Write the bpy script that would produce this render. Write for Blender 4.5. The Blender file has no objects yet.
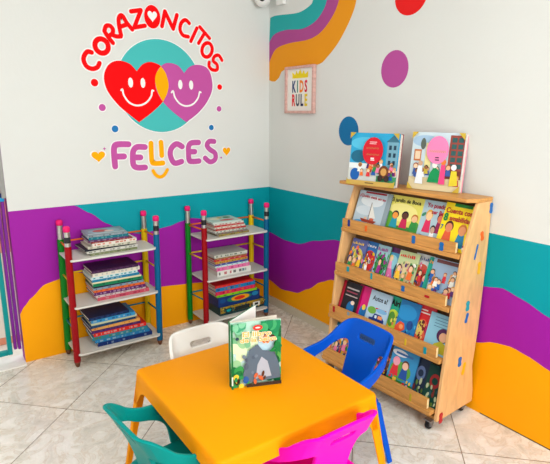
import bpy, bmesh, math, random
from mathutils import Vector, Matrix
R = random.Random(7)
sc = bpy.context.scene
COL = sc.collection
PI = math.pi

# ------------------------------------------------------------------ camera model (fitted to the room's lines)
F_PX, PITCH, YAW, ROLL, CH = 508.5294, 0.2307, -0.6133, 0.0038, 1.5
WY, WX = 3.2148, 2.2058            # wall planes: y = WY (logo wall) and x = WX (picture wall)
CAMROT = Matrix.Rotation(YAW, 3, 'Z') @ Matrix.Rotation(PI/2-PITCH, 3, 'X') @ Matrix.Rotation(ROLL, 3, 'Z')
def ray(px, py): return CAMROT @ Vector(((px-275)/F_PX, -(py-232)/F_PX, -1))
def on_y(px, py, y=WY): d = ray(px, py); return Vector((0, 0, CH)) + d*(y/d.y)
def on_x(px, py, x=WX): d = ray(px, py); return Vector((0, 0, CH)) + d*(x/d.x)
def on_z(px, py, z=0): d = ray(px, py); return Vector((0, 0, CH)) + d*((z-CH)/d.z)

cam = bpy.data.cameras.new('camera'); camo = bpy.data.objects.new('camera', cam); COL.objects.link(camo)
cam.sensor_width = 36; cam.sensor_fit = 'HORIZONTAL'; cam.lens = F_PX/550*36; cam.clip_start = .02
camo.matrix_world = Matrix.Translation((0, 0, CH)) @ CAMROT.to_4x4()
sc.camera = camo

# ------------------------------------------------------------------ materials
def lin(c):
    return tuple(((v/255)/12.92 if v/255 <= .04045 else ((v/255+.055)/1.055)**2.4) for v in c)
MC = {}
def mat(c, rough=.5, kind='plain', spec=.25):
    """c: sRGB 0-255 triple"""
    key = (tuple(c), rough, kind, spec)
    if key in MC: return MC[key]
    m = bpy.data.materials.new('%s_%02x%02x%02x' % (kind, *[int(v) for v in c])); m.use_nodes = True
    nt = m.node_tree; b = nt.nodes['Principled BSDF']
    l = lin(c); b.inputs['Base Color'].default_value = (*l, 1); b.inputs['Roughness'].default_value = rough
    b.inputs['Specular IOR Level'].default_value = spec
    N = nt.nodes.new; L = nt.links.new
    def noise(scale, detail=3, vec=None):
        n = N('ShaderNodeTexNoise'); n.inputs['Scale'].default_value = scale; n.inputs['Detail'].default_value = detail
        if vec is not None: L(vec, n.inputs['Vector'])
        return n
    if kind == 'plastic':
        tc = N('ShaderNodeTexCoord'); n = noise(6, 2, tc.outputs['Object'])
        bp = N('ShaderNodeBump'); bp.inputs['Strength'].default_value = .03; bp.inputs['Distance'].default_value = .01
        L(n.outputs['Fac'], bp.inputs['Height']); L(bp.outputs['Normal'], b.inputs['Normal'])
    elif kind == 'translucent':       # thin moulded plastic that lets some light through
        t = N('ShaderNodeBsdfTranslucent'); t.inputs['Color'].default_value = (*l, 1)
        mx = N('ShaderNodeMixShader'); mx.inputs['Fac'].default_value = .30
        L(b.outputs[0], mx.inputs[1]); L(t.outputs[0], mx.inputs[2]); L(mx.outputs[0], nt.nodes['Material Output'].inputs['Surface'])
    elif kind == 'paint':
        tc = N('ShaderNodeTexCoord'); n = noise(2.2, 4, tc.outputs['Object'])
        mx = N('ShaderNodeMix'); mx.data_type = 'RGBA'
        mx.inputs[6].default_value = (*[v*.96 for v in l], 1); mx.inputs[7].default_value = (*[min(1, v*1.04) for v in l], 1)
        L(n.outputs['Fac'], mx.inputs[0]); L(mx.outputs[2], b.inputs['Base Color'])
        n2 = noise(60, 3, tc.outputs['Object'])
        bp = N('ShaderNodeBump'); bp.inputs['Strength'].default_value = .05; bp.inputs['Distance'].default_value = .01
        L(n2.outputs['Fac'], bp.inputs['Height']); L(bp.outputs['Normal'], b.inputs['Normal'])
    elif kind == 'wood':
        tc = N('ShaderNodeTexCoord'); mp = N('ShaderNodeMapping'); mp.inputs['Scale'].default_value = (2, 14, 14)
        L(tc.outputs['Object'], mp.inputs['Vector'])
        n = noise(4, 5, mp.outputs['Vector']); n.inputs['Distortion'].default_value = .6
        cr = N('ShaderNodeValToRGB'); cr.color_ramp.elements[0].position = .3; cr.color_ramp.elements[1].position = .7
        cr.color_ramp.elements[0].color = (*[v*.78 for v in l], 1); cr.color_ramp.elements[1].color = (*[min(1, v*1.1) for v in l], 1)
        L(n.outputs['Fac'], cr.inputs['Fac']); L(cr.outputs['Color'], b.inputs['Base Color'])
    elif kind == 'ply':               # upright plywood grain
        tc = N('ShaderNodeTexCoord'); mp = N('ShaderNodeMapping'); mp.inputs['Scale'].default_value = (8, 8, 2)
        L(tc.outputs['Object'], mp.inputs['Vector'])
        n = noise(3, 6, mp.outputs['Vector']); n.inputs['Distortion'].default_value = 1.2
        cr = N('ShaderNodeValToRGB'); cr.color_ramp.elements[0].position = .3; cr.color_ramp.elements[1].position = .72
        cr.color_ramp.elements[0].color = (*[v*.82 for v in l], 1); cr.color_ramp.elements[1].color = (*[min(1, v*1.08) for v in l], 1)
        L(n.outputs['Fac'], cr.inputs['Fac']); L(cr.outputs['Color'], b.inputs['Base Color'])
    elif kind == 'paper':
        tc = N('ShaderNodeTexCoord'); mp = N('ShaderNodeMapping'); mp.inputs['Scale'].default_value = (1, 1, 900)
        L(tc.outputs['Object'], mp.inputs['Vector']); n = noise(1, 2, mp.outputs['Vector'])
        mx = N('ShaderNodeMix'); mx.data_type = 'RGBA'
        mx.inputs[6].default_value = (*[v*.75 for v in l], 1); mx.inputs[7].default_value = (*[min(1, v*1.08) for v in l], 1)
        L(n.outputs['Fac'], mx.inputs[0]); L(mx.outputs[2], b.inputs['Base Color'])
    elif kind == 'metal':
        b.inputs['Metallic'].default_value = .9
    MC[key] = m
    return m

def floor_mat():
    m = bpy.data.materials.new('marble_tile_floor'); m.use_nodes = True; nt = m.node_tree; b = nt.nodes['Principled BSDF']
    N = nt.nodes.new; L = nt.links.new
    geo = N('ShaderNodeNewGeometry'); sep = N('ShaderNodeSeparateXYZ'); L(geo.outputs['Position'], sep.inputs[0])
    def math_(op, a, bb=None, v=None):
        n = N('ShaderNodeMath'); n.operation = op
        L(a, n.inputs[0]) if not isinstance(a, float) else None
        if bb is not None: L(bb, n.inputs[1])
        if v is not None: n.inputs[1].default_value = v
        return n.outputs[0]
    T = .4892
    u = math_('MULTIPLY', math_('ADD', sep.outputs[0], sep.outputs[1]), v=1/2**.5)
    v = math_('MULTIPLY', math_('SUBTRACT', sep.outputs[0], sep.outputs[1]), v=1/2**.5)
    def cell(s, o): return math_('DIVIDE', math_('SUBTRACT', s, v=o), v=T)
    cu, cv = cell(u, 2.1359), cell(v, -1.4639)
    def edge(c):                         # distance from the nearest line, in tiles
        return math_('ABSOLUTE', math_('SUBTRACT', c, math_('ROUND', c)))
    d = math_('MINIMUM', edge(cu), edge(cv))
    gr = N('ShaderNodeMapRange'); gr.inputs[1].default_value = .0028; gr.inputs[2].default_value = .0058
    L(d, gr.inputs[0])
    idx = math_('ADD', math_('MULTIPLY', math_('FLOOR', cu), v=7.3), math_('MULTIPLY', math_('FLOOR', cv), v=3.1))
    off = N('ShaderNodeCombineXYZ'); L(idx, off.inputs[2])
    va = N('ShaderNodeVectorMath'); va.operation = 'ADD'; L(geo.outputs['Position'], va.inputs[0]); L(off.outputs[0], va.inputs[1])
    n1 = N('ShaderNodeTexNoise'); n1.inputs['Scale'].default_value = 7; n1.inputs['Detail'].default_value = 7; n1.inputs['Distortion'].default_value = 1.8
    L(va.outputs[0], n1.inputs['Vector'])
    cr = N('ShaderNodeValToRGB'); e = cr.color_ramp.elements
    e[0].position = .30; e[0].color = (*lin((200, 197, 184)), 1); e[1].position = .70; e[1].color = (*lin((236, 234, 226)), 1)
    x = e.new(.47); x.color = (*lin((224, 221, 211)), 1); x = e.new(.505); x.color = (*lin((208, 200, 184)), 1); x = e.new(.54); x.color = (*lin((227, 225, 215)), 1)
    L(n1.outputs['Fac'], cr.inputs['Fac'])
    mx = N('ShaderNodeMix'); mx.data_type = 'RGBA'; mx.inputs[6].default_value = (*lin((120, 108, 92)), 1)
    L(gr.outputs[0], mx.inputs[0]); L(cr.outputs['Color'], mx.inputs[7]); L(mx.outputs[2], b.inputs['Base Color'])
    n2 = N('ShaderNodeTexNoise'); n2.inputs['Scale'].default_value = 25; L(geo.outputs['Position'], n2.inputs['Vector'])
    mr = N('ShaderNodeMapRange'); mr.inputs[3].default_value = .18; mr.inputs[4].default_value = .36; L(n2.outputs['Fac'], mr.inputs[0])
    L(mr.outputs[0], b.inputs['Roughness'])
    bp = N('ShaderNodeBump'); bp.inputs['Strength'].default_value = .3; bp.inputs['Distance'].default_value = .002
    L(gr.outputs[0], bp.inputs['Height']); L(bp.outputs['Normal'], b.inputs['Normal'])
    return m

# ------------------------------------------------------------------ mesh building
class MB:
    def __init__(s): s.v = []; s.f = []; s.m = []; s.mats = []
    def mi(s, m):
        if m not in s.mats: s.mats.append(m)
        return s.mats.index(m)
    def face(s, pts, m):
        i = len(s.v); s.v += [tuple(p) for p in pts]; s.f.append(tuple(range(i, i+len(pts)))); s.m.append(s.mi(m)); return s
    def add(s, vs, fs, m):
        i = len(s.v); s.v += [tuple(p) for p in vs]; k = s.mi(m)
        for f in fs: s.f.append(tuple(a+i for a in f)); s.m.append(k)
        return s
    def box(s, x0, x1, y0, y1, z0, z1, m, M=None):
        vs = [Vector((x, y, z)) for z in (z0, z1) for y in (y0, y1) for x in (x0, x1)]
        if M is not None: vs = [M @ v for v in vs]
        return s.add(vs, [(0, 2, 3, 1), (4, 5, 7, 6), (0, 1, 5, 4), (2, 6, 7, 3), (0, 4, 6, 2), (1, 3, 7, 5)], m)
    def prism(s, a, b, m):
        """two matching loops joined"""
        n = len(a); fs = [tuple(range(n))[::-1], tuple(range(n, 2*n))] + [(i, (i+1) % n, (i+1) % n+n, i+n) for i in range(n)]
        return s.add(list(a)+list(b), fs, m)
    def tube(s, pts, radii, m, n=12, caps=True):
        pts = [Vector(p) for p in pts]; rings = []
        if not isinstance(radii, (list, tuple)): radii = [radii]*len(pts)
        up = Vector((0, 0, 1)) if abs((pts[-1]-pts[0]).normalized().z) < .9 else Vector((1, 0, 0))
        for i, p in enumerate(pts):
            t = (pts[min(i+1, len(pts)-1)]-pts[max(i-1, 0)]).normalized()
            a = t.cross(up).normalized(); b = t.cross(a)
            rings.append([p + (a*math.cos(2*PI*k/n)+b*math.sin(2*PI*k/n))*radii[i] for k in range(n)])
        return s.rings(rings, m, caps)
    def rings(s, rings, m, caps=True):
        n = len(rings[0]); vs = [v for r in rings for v in r]; fs = []
        for i in range(len(rings)-1):
            for k in range(n):
                fs.append((i*n+k, i*n+(k+1) % n, (i+1)*n+(k+1) % n, (i+1)*n+k))
        if caps: fs += [tuple(range(n))[::-1], tuple(range((len(rings)-1)*n, len(rings)*n))]
        return s.add(vs, fs, m)
    def build(s, name, parent=None, loc=None, smooth=False, bevel=0, seg=2, kind=None, solid=0, sub=0):
        me = bpy.data.meshes.new(name); me.from_pydata(s.v, [], s.f); me.update()
        for m in s.mats: me.materials.append(m)
        for p, k in zip(me.polygons, s.m): p.material_index = k; p.use_smooth = smooth
        o = bpy.data.objects.new(name, me); COL.objects.link(o)
        bm = bmesh.new(); bm.from_mesh(me); bmesh.ops.remove_doubles(bm, verts=bm.verts, dist=1e-6) if (smooth or bevel) else None
        if smooth or bevel: bmesh.ops.recalc_face_normals(bm, faces=bm.faces)
        bm.to_mesh(me); bm.free()
        if parent is not None: o.parent = parent
        if loc is not None: o.location = loc
        if solid: md = o.modifiers.new('solid', 'SOLIDIFY'); md.thickness = solid; md.offset = 0
        if bevel:
            md = o.modifiers.new('bevel', 'BEVEL'); md.width = bevel; md.segments = seg; md.limit_method = 'ANGLE'; md.angle_limit = math.radians(40)
        if sub: md = o.modifiers.new('sub', 'SUBSURF'); md.levels = sub; md.render_levels = sub
        if kind: o['kind'] = kind
        return o

def thing(name, label, cat, loc=(0, 0, 0), rotz=0, group=None, rot=None):
    o = bpy.data.objects.new(name, None); COL.objects.link(o); o.location = loc; o.rotation_euler = rot if rot else (0, 0, rotz)
    o.empty_display_size = .05
    return tag(o, label, cat, group)
def tag(o, label, cat, group=None):
    o['label'] = label; o['category'] = cat
    if group: o['group'] = group
    return o

def spline(P, n=6, closed=False):
    P = [Vector(p) for p in P]; out = []; N = len(P)
    rng = range(N) if closed else range(N-1)
    g = (lambda i: P[i % N]) if closed else (lambda i: P[min(max(i, 0), N-1)])
    for i in rng:
        a, b, c, d = g(i-1), g(i), g(i+1), g(i+2)
        for k in range(n):
            t = k/n; out.append(.5*((2*b)+(c-a)*t+(2*a-5*b+4*c-d)*t*t+(3*b-a-3*c+d)*t**3))
    if not closed: out.append(P[-1])
    return out

# ---- flat artwork in a (u, v) plane; fn maps (u, v, layer) to 3D
def ell(cx, cy, rx, ry, rot=0, n=20):
    c, s = math.cos(rot), math.sin(rot)
    return [(cx+rx*math.cos(2*PI*k/n)*c-ry*math.sin(2*PI*k/n)*s, cy+rx*math.cos(2*PI*k/n)*s+ry*math.sin(2*PI*k/n)*c) for k in range(n)]
def heart(cx, cy, w, h, n=28):
    out = []
    for k in range(n):
        t = 2*PI*k/n; x = 16*math.sin(t)**3; y = 13*math.cos(t)-5*math.cos(2*t)-2*math.cos(3*t)-math.cos(4*t)
        out.append((cx+x/32*w, cy+(y+2.5)/29*h))
    return out
def stroke_polys(pts, w, n=7):
    """round-capped stroke as a strip of quads between two half-disc ends"""
    ps = [Vector(p).to_2d() for p in pts]
    ps = [p for i, p in enumerate(ps) if i == 0 or (p-ps[i-1]).length > 1e-7]
    closed = len(ps) > 3 and (ps[0]-ps[-1]).length < 1e-6
    N_ = []
    for i, p in enumerate(ps):
        a = ps[i-1] if i else (ps[-2] if closed else p); b = ps[i+1] if i < len(ps)-1 else (ps[1] if closed else p)
        d = (p-a).normalized()+(b-p).normalized(); d.normalize(); N_.append(Vector((-d.y, d.x))*w/2)
    out = [[ps[i]+N_[i], ps[i+1]+N_[i+1], ps[i+1]-N_[i+1], ps[i]-N_[i]] for i in range(len(ps)-1)]
    if not closed:
        for p, q, sg in ((ps[0], N_[0], 1), (ps[-1], N_[-1], -1)):
            a0 = math.atan2(q.y, q.x); out.append([(p.x+w/2*math.cos(a0+sg*PI*k/n), p.y+w/2*math.sin(a0+sg*PI*k/n)) for k in range(n+1)])
    return out
_txt = {}
def text_polys(s, bold=0.0):
    key = (s, bold)
    if key in _txt: return _txt[key]
    cu = bpy.data.curves.new('t', 'FONT'); cu.body = s; cu.size = 1; cu.offset = bold; cu.align_x = 'CENTER'; cu.resolution_u = 3
    o = bpy.data.objects.new('t', cu); COL.objects.link(o)
    bpy.context.view_layer.update()
    me = bpy.data.meshes.new_from_object(o.evaluated_get(bpy.context.evaluated_depsgraph_get()))
    out = [[(me.vertices[i].co.x, me.vertices[i].co.y) for i in p.vertices] for p in me.polygons]
    bpy.data.objects.remove(o); bpy.data.curves.remove(cu); bpy.data.meshes.remove(me)
    _txt[key] = out
    return out
class Art:
    def __init__(s, fn, clip=None): s.fn = fn; s.mb = MB(); s.k = 0; s.clip = clip
    def poly(s, pts, m, step=True):
        if s.clip:
            x0, x1, y0, y1 = s.clip; pts = [(min(max(p[0], x0), x1), min(max(p[1], y0), y1)) for p in pts]
        s.mb.face([s.fn(p[0], p[1], s.k) for p in pts], m)
        if step: s.k += 1
        return s
    def polys(s, L_, m):
        for p in L_: s.poly(p, m, False)
        s.k += 1; return s
    def text(s, t, cx, cy, sx, sy, m, bold=0.02, rot=0):
        c, sn = math.cos(rot), math.sin(rot)
        s.polys([[(cx+x*sx*c-y*sy*sn, cy+x*sx*sn+y*sy*c) for x, y in p] for p in text_polys(t, bold)], m); return s

# ------------------------------------------------------------------ ROOM
WHITE = mat((217, 219, 215), .75, 'paint'); TEAL = mat((0, 152, 164), .55, 'paint', .15); PURPLE = mat((156, 28, 158), .5, 'paint', .15)
ORANGE = mat((252, 166, 0), .5, 'paint', .15); SW_PURPLE = mat((170, 70, 140), .6, 'paint'); SW_ORANGE = mat((232, 150, 10), .6, 'paint')
SW_TEAL = mat((30, 165, 165), .6, 'paint'); DOT_BLUE = mat((0, 110, 165), .6, 'paint'); DOT_RED = mat((225, 15, 15), .6, 'paint')
STRIPE = .943; CEIL = 2.75
def interp(tab, x):
    if x <= tab[0][0]: return tab[0][1]
    for (a, za), (b, zb) in zip(tab, tab[1:]):
        if x <= b:
            t = (x-a)/(b-a); t2 = t*t*(3-2*t); return za+(zb-za)*(t*.5+t2*.5)
    return tab[-1][1]
def wall_strip(mb, along, A, B, tp, po, n=90):
    """wall surface painted in bands; along(s, z) -> point"""
    xs = [A+(B-A)*i/n for i in range(n+1)]
    for a, b in zip(xs, xs[1:]):
        z = [[0, interp(po, q), interp(tp, q), STRIPE, CEIL] for q in (a, b)]
        for k in range(2):
            z[k][2] = min(z[k][2], STRIPE); z[k][1] = min(z[k][1], z[k][2])
        for j, m in enumerate((ORANGE, PURPLE, TEAL, WHITE)):
            if z[0][j+1]-z[0][j] < 1e-5 and z[1][j+1]-z[1][j] < 1e-5: continue
            mb.face([along(a, z[0][j]), along(b, z[1][j]), along(b, z[1][j+1]), along(a, z[0][j+1])], m)
def tabY(L_): return [(p.x, p.z) for p in (on_y(*q) for q in L_)]
def tabX(L_): return sorted((p.y, p.z) for p in (on_x(*q) for q in L_))
tpL = [(.30, STRIPE)]+[(on_y(74, 205.5).x, STRIPE)]+tabY([(90, 213), (106.7, 223.5), (125, 232), (143, 234), (159.8, 228.4), (170, 226), (179.4, 221.9), (191.4, 218), (200, 218.5), (225, 224), (250, 230), (269, 232)])
poL = tabY([(19.6, 315), (24, 307), (30.8, 298.3), (44.9, 284.2), (57.8, 279.7), (72, 272), (85, 273), (105, 280), (130, 286), (163, 286.5), (186, 283.8), (215, 281), (245, 277), (269, 279.7)])
tpR = tabX([(269.7, 232), (284.5, 240), (298.3, 244.1), (315.5, 240.7), (336.2, 240), (400, 262), (450, 284), (485.6, 286.6), (502.7, 288.3), (522.6, 299.7), (549.4, 317.9), (575, 338)])
poR = tabX([(269.7, 279.7), (281, 289), (296.6, 293), (308.6, 289), (320.7, 282), (332, 279.7), (380, 292), (430, 325), (477, 342.4), (494, 342.4), (511.3, 347), (528.3, 356.6), (549.4, 370.8), (580, 395)])
XL = .395
mb = MB(); wall_strip(mb, lambda s, z: (s, WY, z), XL, WX, tpL, poL)
mb.face([(XL, WY, 0), (XL, WY, CEIL), (XL, WY+.09, CEIL), (XL, WY+.09, 0)], PURPLE)           # reveal of the doorway
mb.face([(XL, WY+.09, 0), (XL, WY+.09, CEIL), (WX+.1, WY+.09, CEIL), (WX+.1, WY+.09, 0)], WHITE)
o = mb.build('wall_left', kind='structure')
mb = MB(); wall_strip(mb, lambda s, z: (WX, s, z), -2.2, WY, tpR, poR, 160)
E_ = .0004
def wall_px(poly, m, k):
    mb.face([(WX-E_*k, p.y, p.z) for p in (on_x(*q) for q in poly)], m)
tu = [(270.3, 18), (275, 15.8), (282.7, 14.7), (299, 12.4), (310.5, 5), (313, 0), (317, -14)]
tp_ = [(269.3, 42.5), (274.5, 34.4), (286, 30), (302.4, 28.8), (315.4, 21.3), (323.6, 9.8), (327, 0), (330, -14)]
po_ = [(269.3, 62.2), (276, 49), (289.3, 43.2), (309, 39.3), (322, 31), (333.4, 14.7), (339, 0), (342, -14)]
ol_ = [(269.3, 80.2), (274.5, 81.8), (279.5, 77), (285.3, 69.4), (317, 64.8), (327, 57.3), (338.4, 42.5), (348, 24.5), (354, 9.8), (356.4, 0), (359, -14)]
def ribbon(a, b, m, k):
    a = spline([(*p, 0) for p in a], 5); b = spline([(*p, 0) for p in b], 5)
    def rs(L_, n=48):
        d = [0]
        for p, q in zip(L_, L_[1:]): d.append(d[-1]+(q-p).length)
        out = []
        for i in range(n+1):
            t = d[-1]*i/n; j = max(x for x in range(len(d)) if d[x] <= t+1e-9); j = min(j, len(L_)-2)
            f = (t-d[j])/max(1e-9, d[j+1]-d[j]); out.append(L_[j].lerp(L_[j+1], min(1, f)))
        return out
    a, b = rs(a), rs(b)
    for i in range(len(a)-1):
        wall_px([(a[i].x, a[i].y), (a[i+1].x, a[i+1].y), (b[i+1].x, b[i+1].y), (b[i].x, b[i].y)], m, k)
ribbon(tu, tp_, SW_TEAL, 1); ribbon(tp_, po_, SW_PURPLE, 1); ribbon(po_, ol_, SW_ORANGE, 1)
def wdot(px, py, ry_, rz_, m):
    c = on_x(px, py); mb.face([(WX-E_, c.y+y, c.z+z) for y, z in ell(0, 0, ry_, rz_, 0, 36)], m)
wdot(394.5, 69, .098, .098, mat((178, 75, 150), .6, 'paint')); wdot(348.5, 131, .088, .088, DOT_BLUE); wdot(411, -5, .108, .098, DOT_RED)
# the far side of this wall
mb.face([(WX+.1, -2.2, 0), (WX+.1, -2.2, CEIL), (WX+.1, WY+.1, CEIL), (WX+.1, WY+.1, 0)], WHITE)
mb.build('wall_right', kind='structure')

FM = floor_mat()
MB().face([(-2.6, -2.4, 0), (WX+.1, -2.4, 0), (WX+.1, WY+.1, 0), (-2.6, WY+.1, 0)], FM).build('floor', kind='structure')
MB().box(-2.6, WX+.1, -2.4, WY+.1, CEIL, CEIL+.08, mat((235, 235, 232), .8, 'paint')).build('ceiling', kind='structure')
# side wall beyond the doorway and the wall behind the viewer, with a wide window opening
MB().box(-2.7, -2.6, -2.4, WY+.1, 0, CEIL, mat((232, 232, 228), .8, 'paint')).build('wall_far_left', kind='structure')
b = MB(); W2 = mat((232, 232, 228), .8, 'paint')
b.box(-2.6, -2.2, -2.5, -2.4, 0, CEIL, W2).box(1.7, WX+.1, -2.5, -2.4, 0, CEIL, W2).box(-2.2, 1.7, -2.5, -2.4, 0, .75, W2).box(-2.2, 1.7, -2.5, -2.4, 2.35, CEIL, W2)
b.build('wall_back', kind='structure')
# skirting board of cream marble
SK = mat((205, 196, 174), .35, 'paint')
b = MB(); b.box(WX-.011, WX, 2.10, WY, 0, .062, SK); b.build('baseboard_right', kind='structure')
b = MB(); b.box(XL+1.72, WX-.011, WY-.011, WY, 0, .062, SK); b.build('baseboard_left', kind='structure')
MB().box(-.6, XL, WY-.045, WY+.12, 0, .006, mat((240, 238, 232), .3, 'paint')).build('trim_1', kind='structure')
MB().box(WX-.002, WX, -2.2, 1.30, 0, .004, mat((70, 52, 30), .8)).build('trim_5', kind='structure')
# outside terrace beyond the doorway
MB().box(-3.5, 2.2, WY+.12, 7.2, -.05, -.002, mat((236, 230, 220), .5, 'paint')).build('trim_2', kind='structure')
b = MB(); b.box(-3.5, 2.2, 7.2, 7.3, 0, 2.5, mat((232, 170, 150), .7, 'paint')); b.build('wall_outside', kind='structure')
# grey door frame strip
MB().box(XL-.022, XL-.001, WY+.002, WY+.085, 1.02, CEIL, mat((150, 150, 146), .5, 'paint')).build('trim_3', kind='structure')
b = MB(); b.box(-.6, -.52, WY, WY+.09, 0, CEIL, mat((150, 150, 146), .5, 'paint')); b.build('trim_4', kind='structure')

# gate in the doorway
gt = thing('gate', 'low teal metal gate with purple post in doorway at far left', 'gate', (.0, WY+.05, 0))
tm = mat((0, 140, 140), .35, 'plastic'); pm = mat((120, 30, 140), .4, 'plastic')
MB().box(.345, .362, -.02, .02, .085, 1.0, pm).build('post', gt, bevel=.004)
MB().box(.366, .384, -.03, .01, .085, 1.0, pm).build('post', gt, bevel=.004)
MB().box(.31, .336, -.015, .015, .055, .99, tm).build('stile', gt, bevel=.004)
MB().box(-.50, .31, -.015, .015, .055, .085, tm).build('rail', gt, bevel=.004)
MB().box(-.50, .31, -.015, .015, .93, .96, tm).build('rail', gt, bevel=.004)
MB().box(-.52, -.495, -.015, .015, .055, .99, tm).build('stile', gt, bevel=.004)
for i in range(5):
    MB().box(-.40+i*.13, -.388+i*.13, -.006, .006, .085, .93, tm).build('bar', gt)
b = MB(); b.box(.344, .386, -.032, .022, 1.0, 1.022, mat((0, 150, 205), .4, 'plastic')); b.box(.344, .386, -.032, .022, 1.022, 1.045, mat((15, 30, 90), .4, 'plastic'))
b.build('post_cap', gt, bevel=.002)
# coloured play panel outside
pp = thing('play_panel', 'peach and pink play panel with cyan band seen through left doorway', 'board', (.33, WY+.35, 0))
b = MB(); b.box(-.35, .1, 0, .02, .0, 1.35, mat((232, 150, 120), .6, 'paint')); b.build('board', pp)
for z0, z1, c in ((1.03, 1.07, (0, 160, 210)), (1.15, 1.19, (230, 80, 110)), (.05, .62, (240, 226, 214))):
    MB().box(-.35, .1, -.004, 0, z0, z1, mat(c, .6, 'paint')).build('band', pp)

# ------------------------------------------------------------------ wall logo (vinyl sticker on the left wall)
logo = thing('wall_sticker', 'round heart logo sticker reading CORAZONCITOS FELICES on white wall', 'sticker', (on_y(155, 90).x, WY, on_y(155, 90).z))
LO = logo.location.copy()
S1 = lambda ox, oy, sc_=6.1: (lambda q: (ox+q[0]/sc_, oy+q[1]/sc_))
def wl(px, py):
    p = on_y(px, py); return (p.x, p.z)
def logo_part(name, polys, m, lvl, label=None):
    b = MB(); lv = lvl
    for p in polys:
        if p is None: lv += .12; continue
        b.face([(x-LO.x, -.0006*(lv if name != 'backing' else .2+(lv-.2)*.5), z-LO.z) for x, z in p], m)
    o = b.build(name, logo)
    if label: o['label'] = label
    return o
LR = mat((248, 0, 6), .6, 'plain', .1); LP = mat((192, 84, 160), .6, 'plain', .1); LO_ = mat((252, 172, 0), .6, 'plain', .1); LT = mat((72, 186, 184), .6, 'plain', .1); LW = mat((240, 240, 238), .6); LB = mat((10, 115, 180), .5)
SC = .00675          # metres per pixel on this wall near the logo
def strk(L_, tr, w, closed=False, n=5):
    P = [Vector((*wl(*tr(q)), 0)) for q in L_]
    if len(P) > 2 and n > 1: P = spline(P, n, closed)
    if closed: P.append(P[0])
    return stroke_polys(P, w)+[None]
def oval(cx, cy, rx, ry, rot, tr): return [tr_ for tr_ in [(cx+x, cy+y) for x, y in ell(0, 0, rx, ry, rot, 12)]]
A, B_ = S1(80, 0), S1(150, 0)
letters = [
 ([[(70, 320), (45, 315), (25, 340), (22, 370), (40, 405), (75, 420), (105, 410), (118, 385)]], A, 24),
 ([oval(131, 281, 38, 46, -.6, A)+[None]], A, 27),
 ([[(148, 190), (170, 225), (200, 262)], [(148, 190), (158, 160), (182, 158), (200, 180), (196, 205), (178, 218)], [(190, 210), (220, 222), (248, 222)]], A, 23),
 ([[(250, 215), (238, 160), (236, 110), (256, 95), (285, 140), (318, 180)], [(240, 165), (290, 148)]], A, 23),
 ([[(310, 70), (370, 62)], [(370, 64), (330, 168)], [(330, 168), (395, 157)]], A, 23),
 ([[(72, 160), (90, 70)], [(90, 70), (140, 176)], [(140, 176), (163, 92)]], B_, 23),
 ([[(238, 142), (215, 122), (190, 140), (182, 180), (200, 215), (232, 224)]], B_, 22),
 ([[(285, 172), (248, 252)]], B_, 21),
 ([[(303, 165), (362, 234)], [(333, 200), (295, 264)]], B_, 21),
 ([oval(347, 305, 31, 43, .15, B_)+[None]], B_, 22),
 ([[(438, 368), (418, 338), (392, 345), (385, 372), (408, 395), (408, 425), (380, 426), (360, 405), (360, 380)]], B_, 21)]
halo = []
for L_, tr, w in letters:
    for pass_ in (0, 1):
        P = []
        for s in L_:
            cl = s[-1] is None
            P += strk(s[:-1] if cl else s, tr, (w/6.1)*SC*(1.0 if pass_ == 0 else 1.0)+(.016 if pass_ else 0), cl)
        if pass_: halo += P
        else: logo_part('letter', P, LR, 5, 'red rounded letter')
c = wl(80+440/6.1, 103/6.1)
halo += [ell(*c, 50/6.1*SC, 67/6.1*SC, 0, 30), None]
o = logo_part('letter', [ell(*c, 48/6.1*SC, 62/6.1*SC, 0, 40)], LR, 5, 'red letter O with a heart cut out')
logo_part('letter_heart', [heart(c[0], c[1], .062, .066)], LW, 6).parent = logo
A, B_ = S1(80, 120), S1(150, 120)
for L_, tr, w, m in [
 ([[(214, 283), (208, 220), (208, 168), (226, 149), (295, 148)], [(212, 223), (268, 222)]], A, 34, LP),
 ([[(395, 165), (347, 165), (325, 188), (321, 230), (326, 275), (350, 290), (397, 289)], [(328, 228), (368, 228)]], A, 34, LP),
 ([[(432, 142), (437, 245), (452, 264), (505, 262)]], A, 30, LO_),
 ([[(493, 136), (498, 216)]], A, 30, LO_),
 ([[(195, 162), (160, 146), (128, 175), (124, 220), (148, 262), (192, 253)]], B_, 34, LP),
 ([[(295, 137), (252, 140), (235, 160), (234, 205), (238, 245), (256, 253), (298, 250)], [(240, 193), (272, 193)]], B_, 34, LP),
 ([[(390, 131), (360, 131), (346, 155), (365, 180), (396, 203), (396, 240), (365, 255), (335, 232)]], B_, 32, LP)]:
    P = []; Q = []
    for s in L_: P += strk(s, tr, w/6.1*SC); Q += strk(s, tr, w/6.1*SC+.014)
    logo_part('letter', P, m, 5, ('purple' if m is LP else 'orange')+' rounded letter'); halo += Q
logo_part('smile', strk([(445, 310), (462, 335), (487, 347), (512, 335), (532, 303)], A, 21/6.1*SC), LO_, 5, 'orange smile below the letters')
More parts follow.
